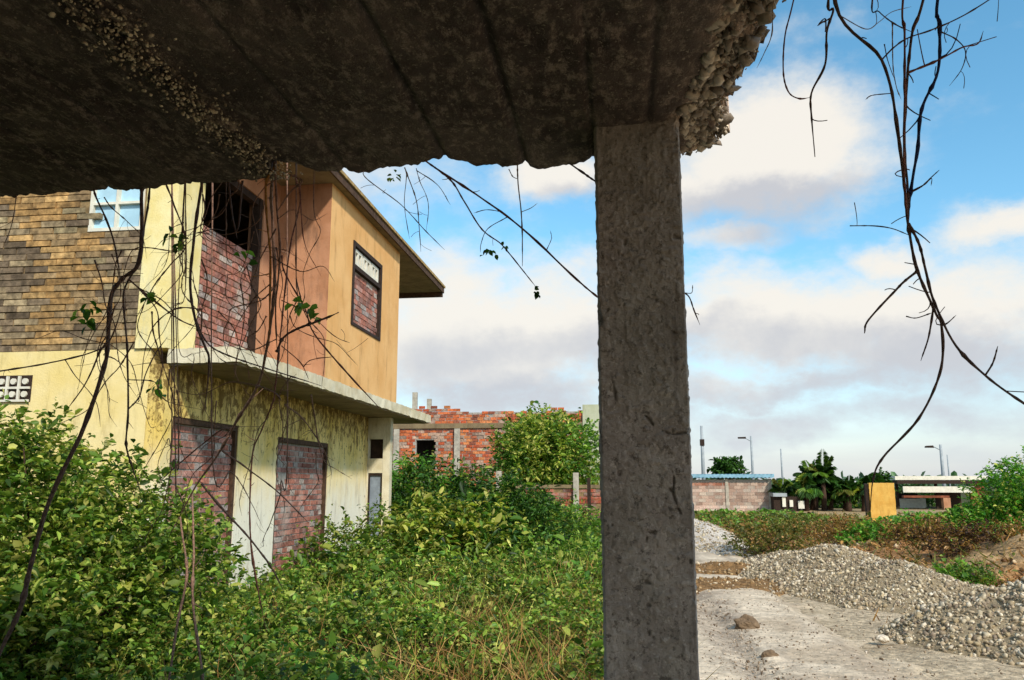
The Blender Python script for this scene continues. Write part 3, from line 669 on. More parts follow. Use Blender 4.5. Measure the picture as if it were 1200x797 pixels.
def shrub(name, base, blobs, kind, leaf, label, cat='shrub', group=None, k=8, aspect=.45, seed=1, kind2=None, stem_r=.02, nstem=9, gap=.4, tl=.3):
    """blobs: (centre offset, radii, twigs)"""
    t_ = thing(name, base, label, cat, group); base = np.array(base); prs = []; m = MB()
    for bi, (off, r, nt) in enumerate(blobs):
        P, q = crown_points(base+np.array(off), r, nt, seed+bi*7, gap=gap)
        D_ = q*1.0+R.normal(size=P.shape)*.45+np.array([0, 0, .45]); D_ /= np.linalg.norm(D_, axis=1)[:, None]
        L = tl*R.uniform(.5, 1.2, len(P))
        sel = R.random(len(P)) < (.22 if kind2 else 0)
        for kd, ms in ((kind, ~sel), (kind2, sel)):
            if kd and ms.any(): prs.append(twigs(P[ms], D_[ms], L[ms], k, leaf, kd, aspect))
        for i_ in R.choice(len(P), min(nstem, len(P)), replace=False):
            p1 = P[i_]; b0 = base+np.array([R.uniform(-.12, .12), R.uniform(-.12, .12), -.05]); tt = np.linspace(0, 1, 7)[:, None]
            mid = (b0+p1)/2+R.normal(size=3)*.12*np.linalg.norm(p1-b0)+np.array([0, 0, .1])
            m.tube((1-tt)**2*b0+2*tt*(1-tt)*mid+tt**2*p1, np.linspace(stem_r, stem_r*.25, 7), 5)
    V, F, C = merge(prs); mesh_obj('foliage', V, F, M['leaf'], t_, col=C)
    m.build('stems', M['bark'], t_, smooth=True)
    return t_
# big shrub at the left
b = at(40, 700, 6.3); b[2] = 0
shrub('leafy_shrub', tuple(b), [((-.15, 0, .9), (1.0, .9, 1.05), 1500), ((.45, -.2, .55), (.75, .8, .75), 900), ((-.7, .1, 1.2), (.8, .8, .95), 900), ((.75, .35, .75), (.55, .6, .8), 500), ((-.1, -.9, .45), (1.1, .6, .6), 700)],
      'mid', .06, 'big bushy green shrub at the left, growing in front of the house corner', k=13, seed=11, kind2='lime', nstem=26)
b = at(215, 640, 7.6); b[2] = 0
shrub('leafy_shrub', tuple(b), [((0, 0, .55), (.42, .45, .65), 420)], 'mid', .06, 'thin leafy shrub in front of the nearer bricked up doorway', k=9, seed=31, kind2='lime')
b = at(415, 640, 12.6); b[2] = 0
shrub('leafy_shrub', tuple(b), [((0, 0, .35), (.75, .7, .5), 420), ((.2, .6, .6), (.2, .2, .75), 60)], 'mid', .075, 'low green shrub at the foot of the wall right of the farther doorway', k=8, seed=41)
b = at(545, 640, 16.4); b[2] = 0
shrub('dark_shrub', tuple(b), [((-.7, .3, .85), (1.15, .9, 1.0), 1500), ((.55, .6, .75), (1.0, .8, .95), 1300), ((1.2, 1.4, .55), (.8, .7, .7), 600)], 'dark', .10, 'dense dark green shrub beside the white end of the house', k=9, seed=51, aspect=.35, kind2='mid')
b = at(525, 640, 13.6); b[2] = 0
shrub('variegated_shrub', tuple(b), [((-.35, 0, .6), (.7, .5, .55), 260), ((.4, .2, .8), (.55, .4, .45), 220), ((-.7, .2, .3), (.4, .4, .4), 90)], 'lime', .14, 'yellow and green leaved shrub in front of the dense dark green one', k=8, seed=61, kind2='dark', aspect=.36, gap=.35)
b = at(478, 600, 21.); b[2] = 0
shrub('feathery_shrub', tuple(b), [((-.2, 0, .95), (1.0, .9, 1.1), 1500), ((1.0, .3, .8), (.9, .8, .85), 1000)], 'ivy', .12, 'bright green feathery shrub below the dark window of the brick ruin', k=8, seed=71, aspect=.25)
b = at(655, 610, 21.); b[2] = 0
shrub('feathery_shrub', tuple(b), [((0, 0, .45), (1.3, .9, .62), 900), ((-1.2, .4, .5), (.9, .8, .7), 500)], 'bright', .11, 'low light green shrub in front of the low brick wall, beside the column', k=8, seed=76, aspect=.25, kind2='lime')
def tree(name, px, top_py, Y, wpx, label, kind, leaf, nt, seed, trunk=.1, kinds=None, cat='tree', group=None, hfrac=.62, squash=1., gap=.42, k=9):
    p = at(px, top_py, Y); base = np.array([p[0], Y, 0.]); H = p[2]; rr = wpx/FPX*Y/2
    t_ = thing(name, tuple(base), label, cat, group); prs = []; m = MB()
    ch = H*hfrac; cz = H-ch/2
    tt = np.linspace(0, 1, 8)[:, None]
    m.tube(base+np.array([0, 0, -.1])+tt*np.array([rr*.1, 0, cz]), np.linspace(trunk, trunk*.5, 8), 8)
    for i_ in range(7):
        a = 2*math.pi*i_/7+R.uniform(-.4, .4); off = np.array([math.cos(a)*rr*.55, math.sin(a)*rr*.55, R.uniform(-.25, .2)*ch]) if i_ < 6 else np.array([0, 0, ch*.2])
        c_ = base+np.array([0, 0, cz])+off
        P, q = crown_points(c_, (rr*.55, rr*.55, ch*.36), nt//7, seed+i_, gap=gap)
        D_ = q+R.normal(size=P.shape)*.5+np.array([0, 0, .35]); D_ /= np.linalg.norm(D_, axis=1)[:, None]
        prs.append(twigs(P, D_, np.full(len(P), min(leaf*4, rr*.25)), k, leaf, kinds[i_ % len(kinds)] if kinds else kind, .45))
        b0 = base+np.array([rr*.05, 0, cz*R.uniform(.5, .9)]); mid = (b0+c_)/2+R.normal(size=3)*.1
        m.tube((1-tt)**2*b0+2*tt*(1-tt)*mid+tt**2*c_, np.linspace(trunk*.5, trunk*.15, 8), 6)
    m.build('trunk', M['bark'], t_, smooth=True)
    V, F, C = merge(prs); mesh_obj('crown', V, F, M['leaf'], t_, col=C)
tree('bushy_tree', 640, 494, 31., 122, 'bushy green tree in front of the brick ruin, left of the column', 'bright', .15, 3200, 101, .16, hfrac=.88, kinds=['bright', 'lime', 'bright', 'mid'])
tree('round_tree', 853, 540, 62., 34, 'dark round tree showing above the blue roof of the far shed', 'dark', .25, 300, 111, .15, hfrac=.5)
tree('round_tree', 1034, 554, 50., 17, 'small dark tree peeping over the top of the ochre wall stub', 'dark', .16, 200, 121, .12, hfrac=.55)
def palm(px, top_py, Y, label, nfr, seed):
    p = at(px, top_py, Y); base = np.array([p[0], Y, 0.]); H = p[2]; rr = np.random.default_rng(seed)
    t_ = thing('palm', tuple(base), label, 'palm', 'palms beside the far shed'); prs = []
    for s_ in range(3):
        o = base+np.array([rr.uniform(-1., 1.), rr.uniform(-.7, .7), 0]); h0 = H*rr.uniform(.25, .55); m = MB()
        m.tube([o+np.array([0, 0, -.1]), o+np.array([.05, 0, h0*.5]), o+np.array([.02, 0, h0])], [.17, .14, .11], 8, lin('5c5a34')); m.build('trunk', M['bark'], t_, smooth=True)
        for f_ in range(nfr):
            a = rr.uniform(0, 2*math.pi); lean = rr.uniform(.15, 1.25); Lf = H*rr.uniform(.42, .62)
            u = np.array([math.cos(a), math.sin(a), 0]); ss = np.array([-math.sin(a), math.cos(a), 0]); q = np.linspace(.12, 1, 22)
            rib = o+np.array([0, 0, h0])+u*(Lf*lean*q*.8)[:, None]+np.array([0, 0, 1.])*(Lf*(q*(1.1-.3*lean)-.8*lean*q*q))[:, None]
            P = np.repeat(rib, 2, axis=0); tg = np.gradient(rib, axis=0); tg /= np.linalg.norm(tg, axis=1)[:, None]
            d = np.repeat(tg, 2, axis=0)*.8+np.tile(np.stack([ss, -ss]), (22, 1))-np.array([0, 0, .35])
            sz = np.repeat(.62*np.sin(math.pi*np.clip(q*.85+.12, 0, 1))**.6, 2)*rr.uniform(.7, 1.1, 44)
            prs.append(leaf_mesh(P, d, sz, cols_for('dark' if rr.random() < .65 else 'mid', 1)*rr.uniform(.7, 1.1, (44, 1)), .16, .25))
    V, F, C = merge(prs); mesh_obj('fronds', V, F, M['leaf'], t_, col=C)
palm(950, 531, 51., 'tallest dark palm clump, standing right beside the far shed', 15, 1)
palm(924, 556, 50., 'shorter palm clump at the right end of the far shed', 12, 2)
palm(985, 550, 52., 'wide palm clump between the tallest clump and the ochre wall stub', 15, 3)
palm(1004, 556, 49., 'low palm clump just left of the ochre wall stub', 13, 4)

for px, Y, lb, sd_i in ((915, 57, 'left', 281), (960, 58, 'middle', 282), (1000, 57, 'right', 283), (1075, 62, 'far right', 284)):
    b = at(px, 590, Y); b[2] = 0
    shrub('dark_bush', tuple(b), [((0, 0, .5), (1.7, .9, .8), 300)], 'dark', .2, {'left': 'dark bush right behind the tiny hut', 'middle': 'dark bush behind the tallest palm clump', 'right': 'dark bush behind the low palm clump near the ochre wall stub', 'far right': 'dark bush seen through the open flat roofed shelter'}[lb], 'bush', 'dark bushes behind the palms', seed=sd_i)
# weeds: one carpet nobody could count
def carpet(n, xr, yr, ypow, size, kind, hmax, seed, mask=None, aspect=.5, updir=.5, dens_sc=1.1):
    X = R.uniform(*xr, n); Y = yr[0]+(yr[1]-yr[0])*R.random(n)**ypow
    P = np.stack([X, Y, 0*X], 1); hh = hmax*(.12+1.9*noise(P, dens_sc*1.5, 999, 3)**2.2)
    keep = R.random(n) < sm(.36, .56, noise(P, 2.3, seed+5, 2))+.22
    if mask is not None: keep &= mask(X, Y)
    X, Y, hh = X[keep], Y[keep], hh[keep]; n = len(X)
    Z = hgt(X, Y)+hh*R.random(n)**.55
    d = R.normal(size=(n, 3))*np.array([1, 1, .5]); d[:, 2] += updir
    s_ = size*np.exp(R.normal(-.2, .42, n))*(Y/7.)**.35
    tone = (.5+1.*noise(np.stack([X, Y, Z], 1), 2.2, seed+8, 2))[:, None]
    return leaf_mesh(np.stack([X, Y, Z], 1), d, s_, cols_for(kind, n)*tone, aspect)
def lot(X, Y): return ((X > xF+.05) | (Y < yF-.05)) & (X < .15+.25*np.sin(Y*1.3))
pr = [carpet(95000, (-6.5, .2), (3.2, 14), 1.0, .058, 'mid', .55, 201, lot), carpet(22000, (-6.5, .2), (3.2, 14), 1., .05, 'lime', .6, 202, lot), carpet(16000, (-6.5, .2), (3.2, 14), 1., .06, 'dark', .4, 207, lot),
      carpet(20000, (-5, .2), (10, 30), 1.2, .09, 'bright', .75, 203, lot, .35), carpet(22000, (-6, .2), (3.2, 12), 1., .055, 'olive', .5, 204, lot), carpet(2500, (-1.8, .2), (4, 9), 1., .05, 'dry', .4, 208, lot), carpet(14000, (-6.5, .2), (3.2, 9), 1., .06, 'bright', .6, 209, lot), carpet(9000, (-5, .3), (12, 30), 1.2, .09, 'mid', .7, 205, lot)]
V, F, C = merge(pr); tag(mesh_obj('weeds', V, F, M['leaf'], col=C), 'tangle of low green weeds covering the plot beside the house', 'weeds', kind='stuff')
def blades(n, xr, yr, ypow, ln, kind, mask=None, w_=.006, lean=.35, seed=1):
    X = R.uniform(*xr, n); Y = yr[0]+(yr[1]-yr[0])*R.random(n)**ypow
    P = np.stack([X, Y, 0*X], 1); keep = R.random(n) < sm(.35, .6, noise(P, 1.4, seed, 3))+.12
    if mask is not None: keep &= mask(X, Y)
    X, Y = X[keep], Y[keep]; n = len(X); B_ = np.stack([X, Y, hgt(X, Y)-.01], 1)
    L = ln*R.uniform(.35, 1.2, n)[:, None]; d = R.normal(size=(n, 3))*lean; d[:, 2] = 1; sd2 = R.normal(size=(n, 3)); sd2[:, 2] *= .2; sd2 /= np.linalg.norm(sd2, axis=1)[:, None]
    W_ = (w_*R.uniform(.6, 1.5, n)*(Y/7)**.5)[:, None]; bend = R.normal(size=(n, 3))*np.array([1, 1, .2])*.25
    vs_ = [B_-sd2*W_, B_+sd2*W_, B_+d*L*.55+sd2*W_*.7, B_+d*L+bend*L, B_+d*L*.55-sd2*W_*.7]
    V = np.stack(vs_, 1).reshape(-1, 3); b_ = 5*np.arange(n)[:, None]
    F = np.concatenate([b_+np.array([[0, 1, 2, 4]]), b_+np.array([[4, 2, 3, 3]])])
    Fq = b_+np.array([[0, 1, 2, 4]]); Ft = b_+np.array([[4, 2, 3, 3]])
    # keep all quads: split tip into a thin quad by repeating a midpoint
    tip = V.reshape(-1, 5, 3); V6 = np.concatenate([tip, ((tip[:, 2]+tip[:, 3])/2)[:, None]], 1).reshape(-1, 3); b6 = 6*np.arange(n)[:, None]
    F = np.concatenate([b6+np.array([[0, 1, 2, 4]]), b6+np.array([[4, 2, 5, 3]])])
    return V6, F, np.repeat(cols_for(kind, n), 6, axis=0)
pr = [blades(2000, (-4.5, .1), (4, 14), 1, .55, 'dry', lot, .004, .45, 211), blades(1500, (-1.8, .25), (4.5, 9), 1, .5, 'dry', lot, .0045, .7, 212), blades(2400, (-4.5, .2), (5, 26), 1.1, .5, 'lime', lot, .005, .45, 213)]
V, F, C = merge(pr); tag(mesh_obj('grass', V, F, M['dryleaf'], col=C), 'dry and green grass stalks sticking out of the weeds', 'grass', kind='stuff')
ST = (lambda g: g[0]/g[1])(gnd(1036, 617))
def bankm(X, Y):
    nearheap = (np.hypot((X-3.4)/1.35, (Y-13.6)/3.) < 1) | (np.hypot((X-5.)/2., (Y-8.9)/1.5) < 1)
    return (X > 2.9) & ~nearheap
def clearm(X, Y): return bankm(X, Y) & ~((Y > 21) & (np.abs(X/Y-ST) < .03))
pr = [blades(10000, (2.9, 16), (10.3, 44), 1.25, .16, 'dry', clearm, .011, 1.1, 221), blades(5000, (3, 14), (15, 44), 1.2, .2, 'olive', clearm, .012, .8, 222),
      carpet(8000, (3.0, 15), (10.5, 40), 1.2, .055, 'dry', .26, 223, clearm, dens_sc=.5), carpet(3000, (3.0, 15), (10.5, 40), 1.2, .06, 'olive', .34, 224, clearm, dens_sc=.4), carpet(3000, (3.0, 15), (10.5, 36), 1.2, .06, 'brush', .35, 225, clearm, dens_sc=.6)]
V, F, C = merge(pr); tag(mesh_obj('dry_grass', V, F, M['dryleaf'], col=C), 'brown dry grass over the rough bank behind the gravel heaps', 'dry grass', kind='stuff')
def greenm(X, Y): return (Y > 21.5-(X-7)*.25+1.5*np.sin(X*2.1)) & (X > 6.2+.2*(Y-20)) & (np.abs(X/Y-ST) > .022)
pr = [carpet(26000, (5.5, 18), (17.5, 34), 1.1, .09, 'ivy', .45, 231, greenm, .4), blades(4000, (5.5, 18), (17.5, 34), 1.1, .4, 'bright', greenm, .012, .35, 232),
      carpet(2500, (2.9, 9), (26, 42), 1., .10, 'olive', .22, 233), carpet(5000, (2.9, 9), (30, 46), 1., .10, 'bright', .2, 234)]
V, F, C = merge(pr); tag(mesh_obj('green_weeds', V, F, M['leaf'], col=C), 'band of bright green weeds along the bank below the ochre wall stub', 'weeds', kind='stuff')
b = at(1250, 600, 21.); b[2] = .3
shrub('creeper_mound', tuple(b), [((.2, 0, .5), (2.0, 1.2, 1.45), 5200), ((1.6, .4, .8), (1.6, 1.2, 1.5), 1200), ((-1.3, .2, .1), (1.2, .9, .75), 2600), ((-2.3, .3, .0), (1.1, .8, .5), 1800), ((-3.5, .6, -.05), (1.3, .9, .38), 1500), ((-.6, -1.2, 0), (1.6, .8, .45), 1500)], 'ivy', .08, 'bank of bright green creeper rising at the right edge', cat='creeper', k=9, seed=241, kind2='lime', gap=.3, tl=.2)
for px, Y, r_, kd, k2, lb in ((935, 27, .9, 'olive', 'bright', 'low green and olive scrub bush below the banana-like palms'), (985, 24, .8, 'dry', 'olive', 'rusty brown scrub bush left of the ochre wall stub'), (1075, 20, .8, 'dry', 'brush', 'brown dead bush between the ochre wall stub and the nearer stone heap'),
        (1130, 17, .7, 'brush', 'dry', 'dark brown dead bush right of the gap between the two gravel heaps'), (1180, 18, .8, 'dry', 'olive', 'brown scrub bush below the creeper bank at the right edge'), (1120, 13.6, .4, 'bright', 'olive', 'small green tuft in the gap between the two gravel heaps')):
    b = gnd(px, 600+30); b = at(px, 620, Y); b[2] = hgt(b[:1], b[1:2])[0]
    shrub('scrubby_bush', tuple(b), [((0, 0, .12*r_), (r_, r_*.7, .34*r_), int(380*r_+90)), ((r_*.5, .3, .16*r_), (r_*.5, r_*.5, .36*r_), 120)], kd, .06, lb.replace('banana-like palms', 'far palms'), cat='bush', k=8, seed=int(px), kind2=k2)
b = at(905, 655, 19.); b[2] = 0
shrub('scrubby_bush', tuple(b), [((0, 0, .3), (.75, .6, .42), 420)], 'olive', .07, 'low scrubby olive and brown bush behind the farther gravel heap', cat='bush', k=8, seed=251, kind2='dry')
b = at(1020, 640, 22.); b[2] = 0
shrub('withered_bush', tuple(b), [((0, 0, .22), (1.2, .6, .4), 380)], 'dry', .07, 'withered brown bush in front of the ochre wall stub', cat='bush', k=8, seed=261)

# ------------------------------------------------------------------ brick ruin and low wall
Yr = 37.
ruin = thing('brick_ruin', (-3.5, Yr, 0), 'roofless red brick ruin with pale concrete posts and a dark window behind the trees', 'building')
xl, xr_ = at(440, 500, Yr)[0], at(762, 500, Yr)[0]; Z_ = lambda py: at(600, py, Yr)[2]
xw0, xw1, zw0, zw1 = at(488, 500, Yr)[0], at(511, 500, Yr)[0], Z_(552), Z_(515)
ztop = Z_(474); zbm = Z_(498)
ora = pick('c4683e', 'b65838', 'b06448', '945844', 'cc8252', 'a48c7c', 'cf7448', 'c0a08a')
def topline(u): x = xl+u; s_ = at(0, 0, 1)*0; return ztop-zb0 - (.10 if u > 7.2 else 0) - (.22 if 8.9 < u < 10.0 else 0)
zb0 = 0.
keepr = lambda u, v: not (xw0 < xl+u < xw1 and zw0 < v < zw1) and v < topline(u)-.16*R.random()-.25*float(noise([[u, 0, 0]], .9, 311, 2)[0] > .62)
brickwork((xl, Yr, 0), (1, 0, 0), (0, -1, 0), xr_-xl, int(ztop/.14), .3, .14, ora, keepr, .1, .02, jit=.02).build('wall', M['brick_ruin'], ruin)
part('backing', [((xl, Yr+.02, 0), (xw0, Yr+.15, ztop-.35)), ((xw1, Yr+.02, 0), (xr_, Yr+.15, ztop-.35)), ((xw0, Yr+.02, 0), (xw1, Yr+.15, zw0)), ((xw0, Yr+.02, zw1), (xw1, Yr+.15, ztop-.35))], M['mortar'], ruin)
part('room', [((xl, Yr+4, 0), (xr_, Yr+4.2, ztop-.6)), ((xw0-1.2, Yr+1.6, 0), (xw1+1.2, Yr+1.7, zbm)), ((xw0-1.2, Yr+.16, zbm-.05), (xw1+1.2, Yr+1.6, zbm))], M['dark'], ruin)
part('pale_end_wall', [((at(683, 500, Yr)[0], Yr-.11, 0), (xr_+.05, Yr-.031, ztop-.06))], M['end_wall'], ruin)
m_ = MB(); m_.box((xl, Yr-.08, zbm-.14), (at(682, 500, Yr)[0], Yr-.022, zbm+.1), jit=.02); m_.build('beam', M['soffit'], ruin)
for px in (465, 536):
    x = at(px, 520, Yr)[0]; part('post', [((x-.13, Yr-.12, 0), (x+.13, Yr-.03, zbm-.15 if px < 600 else ztop+.05))], M['concrete'], ruin)
for px, py, wd in ((485, 458, .11), (502, 466, .1)):
    x = at(px, 500, Yr)[0]; part('column_stub', [((x-wd, Yr+.02, ztop-.5), (x+wd, Yr+.2, Z_(py)))], M['concrete'], ruin)
Yw = 27.
lw = thing('low_wall', (-2.5, Yw, 0), 'low broken brick wall with concrete posts in front of the bushy tree', 'wall')
xa, xb_ = at(560, 580, Yw)[0], at(735, 580, Yw)[0]
zt = at(640, 571, Yw)[2]
brickwork((xa, Yw, 0), (1, 0, 0), (0, -1, 0), xb_-xa, int(zt/.12), .27, .12, pick('a5543c', '8a4636', '9a6a58', '6d4a3e'), None, .1, .02, jit=.02).build('bricks', M['brick'], lw)
part('coping', [((xa, Yw-.03, zt-.03), (xb_, Yw+.14, zt+.08))], M['soffit'], lw)
part('backing', [((xa, Yw+.015, 0), (xb_, Yw+.12, zt-.04))], M['mortar_dark'], lw)
for px, tp in ((585, 552), (675, 554), (726, 556)):
    p = at(px, tp, Yw); part('post', [((p[0]-.09, Yw-.12, 0), (p[0]+.09, Yw-.035, p[2]))], M['concrete'], lw)
p = at(690, 575, 24.); m_ = MB()
tag(part('fence_post', [((p[0]-.05, 24, 0), (p[0]+.05, 24.1, at(690, 560, 24)[2]))], M['dark'], None, jit=.01), 'short dark timber post beside the column, in front of the low wall', 'post')
p = at(497, 555, 25.)
tag(part('fence_post', [((p[0]-.07, 25, 0), (p[0]+.07, 25.12, p[2]+.1))], M['concrete'], None, jit=.01), 'short pale concrete post poking out of the shrubs below the ruin window', 'post')

# ------------------------------------------------------------------ far things on the right
Yd = 50.
shed = thing('brick_shed', (7, Yd, 0), 'long low pinkish brick shed with a blue sheet roof in the distance', 'shed')
x0, x1_ = at(775, 575, Yd)[0], at(904, 575, Yd)[0]; zt = at(850, 561, Yd)[2]
sc3 = pick('b59a8a', 'a68c7c', 'c0a896', 'bdae9e', 'a08676')
brickwork((x0, Yd, -.05), (1, 0, 0), (0, -1, 0), x1_-x0, int(zt/.19), .4, .19, lambda u, v: sc3()*(np.array([1.25, 1.3, 1.35]) if (abs(v-1.2) < .1 and u < 3.7) or v < .3 else 1)*(np.array([.95, .6, .5]) if v > zt-.36 and u < 4 else 1), None, .1, .012, jit=.008).build('wall', M['brick'], shed)
part('backing', [((x0, Yd+.015, 0), (x1_, Yd+3, zt-.05))], M['mortar'], shed)
xm = at(852, 575, Yd)[0]; [part('pier', [((a, Yd-.05, 0), (b_, Yd-.012, zt))], M['concrete'], shed) for a, b_ in ((xm-.09, xm+.09), (x1_-.18, x1_+.02))]
m_ = MB()
for i_ in range(60):
    a = x0-.2+(x1_-x0+.35)*i_/60; m_.box((a, Yd-.3, zt+.04+(.03 if i_ % 2 else 0)), (a+(x1_-x0+.35)/60, Yd+3.2, zt+.24+(.03 if i_ % 2 else 0)))
m_.build('roof', M['bluemetal'], shed)
def streetlamp(px, top, Y, label, arm=0, r=.11, box_=False):
    p = at(px, top, Y); t_ = thing('street_lamp', (p[0], Y, 0), label, 'street lamp' if arm else 'pole', 'street lamps and poles on the skyline'); m = MB()
    m.tube([(p[0], Y, -.1), (p[0], Y, p[2]*.5), (p[0], Y, p[2])], [r*1.2, r, r*.75], 8); m.build('pole', M['steel'], t_, smooth=True)
    if arm:
        m = MB(); z = p[2]-.45; m.tube([(p[0], Y, z-.1), (p[0]+arm*.6, Y, z+.22), (p[0]+arm, Y, z+.25)], .05, 6); m.build('arm', M['steel'], t_)
        m = MB(); m.box((p[0]+arm-.42, Y-.16, z+.16), (p[0]+arm+.3, Y+.16, z+.34), jit=.04); m.build('lamp_head', M['dark'], t_)
    if box_:
        m = MB(); m.box((p[0]-.2, Y-.2, p[2]-1.9), (p[0]+.2, Y+.2, p[2]-1.3)); m.build('junction_box', M['dark'], t_)
    return t_
streetlamp(822, 499, 80., 'bare pale pole with a dark box, nearest to the column', 0, .17, True)
streetlamp(880, 511, 85., 'street lamp on a pole with its arm to the left, above the blue roofed shed', -.85, .13)
streetlamp(915, 526, 120., 'thin faint bare pole behind the palms', 0, .13)
streetlamp(1102, 521, 85., 'street lamp with a short arm above the flat roofed shelter', -1.0, .16)
streetlamp(1110, 533, 120., 'thin faint pole just right of the lamp above the shelter', 0, .10)
# ochre wall stub
p0, p1 = gnd(1022, 617), gnd(1050, 617); Yo = p0[1]; zt = at(1035, 566, Yo)[2]
ow = thing('wall_stub', (p0[0], Yo, 0), 'upright ochre yellow painted stub of wall standing among the green weeds', 'wall')
V, F = rough_box((p0[0], Yo, -.1), (p1[0]+.02, Yo+.22, zt), .06, .03, 300); mesh_obj('painted_face', V, F, M['ochre'], ow)
part('edge', [((p0[0]-.13, Yo+.05, -.1), (p0[0]-.02, Yo+.2, zt-.04))], M['dark'], ow, jit=.02)
# flat roofed shelter
Ys = 56.
sh_t = thing('roadside_shelter', (15, Ys, 0), 'open flat roofed shelter with white walls and a rusty side in the distance', 'shelter')
X_ = lambda px, Y=Ys: at(px, 575, Y)[0]; ZZ = lambda py, Y=Ys: at(1090, py, Y)[2]
part('roof', [((X_(1046), Ys-1, ZZ(567)), (X_(1138), Ys+4, ZZ(563)))], M['dark'], sh_t)
part('roof_edge', [((X_(1044), Ys-1.02, ZZ(562.5)), (X_(1152), Ys+4, ZZ(558)))], M['whitepaint'], sh_t)
part('post', [((X_(1096), Ys, 0), (X_(1099), Ys+.15, ZZ(567)))], M['dark'], sh_t)
part('post', [((X_(1050), Ys, 0), (X_(1053), Ys+.15, ZZ(567)))], M['dark'], sh_t)
part('brick_pier', [((X_(1094), Ys-1.5, 0), (X_(1102), Ys-1.1, ZZ(583)))], M['terracotta'], sh_t)
part('beam', [((X_(1050), Ys-1.4, ZZ(583)), (X_(1102), Ys-1.0, ZZ(580.5)))], M['rust'], sh_t)
part('white_counter', [((X_(1060), Ys+1.5, 0), (X_(1094), Ys+1.7, ZZ(585)))], M['whitepaint'], sh_t)
part('white_wall', [((X_(1053), Ys-.9, ZZ(577)), (X_(1135), Ys-.8, ZZ(570)))], M['whitepaint'], sh_t)
part('back_wall', [((X_(1048), Ys+3.9, 0), (X_(1100), Ys+4., ZZ(579)))], M['dark'], sh_t)
part('rusty_side', [((X_(1133), Ys-.5, 0), (X_(1150), Ys-.3, ZZ(564)))], M['rust'], sh_t)
part('side_screen', [((X_(1104), Ys+1., 0), (X_(1133), Ys+1.1, ZZ(577)))], M['wood'], sh_t)
# small pale hut by the palms
Yh = 49.; hut = thing('small_hut', (at(925, 590, Yh)[0], Yh, 0), 'tiny dark hut with pale panels between the shed and palms', 'hut')
H_ = lambda px: at(px, 590, Yh)[0]; hz_ = lambda py: at(930, py, Yh)[2]
part('wall', [((H_(907), Yh, 0), (H_(938), Yh+1.5, hz_(582)))], M['dark'], hut)
part('roof', [((H_(906), Yh-.2, hz_(582)), (H_(922), Yh+1.6, hz_(578)))], M['steel'], hut)
for a, b_, c_, d_ in ((916.5, 920.5, 594, 582), (925, 929, 594, 586), (935, 942, 596, 587)): part('panel', [((H_(a), Yh-.12, hz_(c_)), (H_(b_), Yh-.04, hz_(d_)))], M['whitepaint'], hut)
# a far low tree line closing the horizon
pr = []
n = 3000; X = R.uniform(-160, 220, n); Y = R.uniform(150, 190, n); Pn = np.stack([X, 0*X, 0*X], 1); hh = .8+1.3*noise(Pn, .06, 301, 3)
Pt = np.stack([X, Y, hh*R.random(n)], 1)
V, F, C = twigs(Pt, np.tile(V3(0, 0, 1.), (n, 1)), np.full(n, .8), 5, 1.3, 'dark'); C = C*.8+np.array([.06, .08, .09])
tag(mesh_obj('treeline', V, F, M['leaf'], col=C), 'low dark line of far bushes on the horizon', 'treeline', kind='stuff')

# ------------------------------------------------------------------ hanging vines
def smooth_path(P, n=7):
    P = np.asarray(P, float)
    if len(P) < 3: P = np.stack([P[0], (P[0]+P[-1])/2+R.normal(size=3)*.01, P[-1]])
    Q = np.concatenate([[2*P[0]-P[1]], P, [2*P[-1]-P[-2]]]); o = []
    for i_ in range(1, len(Q)-2):
        for t_ in np.linspace(0, 1, n, endpoint=False):
            a, b, c, d = Q[i_-1:i_+3]
            o.append(.5*((2*b)+(-a+c)*t_+(2*a-5*b+4*c-d)*t_*t_+(-a+3*b-3*c+d)*t_**3))
    o.append(P[-1]); return np.array(o)
def m_stem(name, c): return m_flat(name, lin(c), .85, 60, .5, .7)
STEM = {'dark': m_stem('dark_stem', '6a544a'), 'brown': m_stem('brown_stem', '8a6a58'), 'pale': m_stem('pale_stem', 'b09a80'), 'red': m_stem('reddish_stem', '85574a'), 'blue': m_stem('bluish_stem', '34406a'), 'tan': m_stem('tan_stem', 'a8763c')}
def leafset(pts, size=.04, n=4, kind='bright'):
    P = np.concatenate([np.tile(p, (n, 1))+R.normal(size=(n, 3))*size*.35 for p in pts]); d = R.normal(size=P.shape)*np.array([1, .6, .7])-np.array([0, 0, .4])
    return leaf_mesh(P, d, size*R.uniform(.7, 1.2, len(P)), cols_for(kind, len(P)), .75)
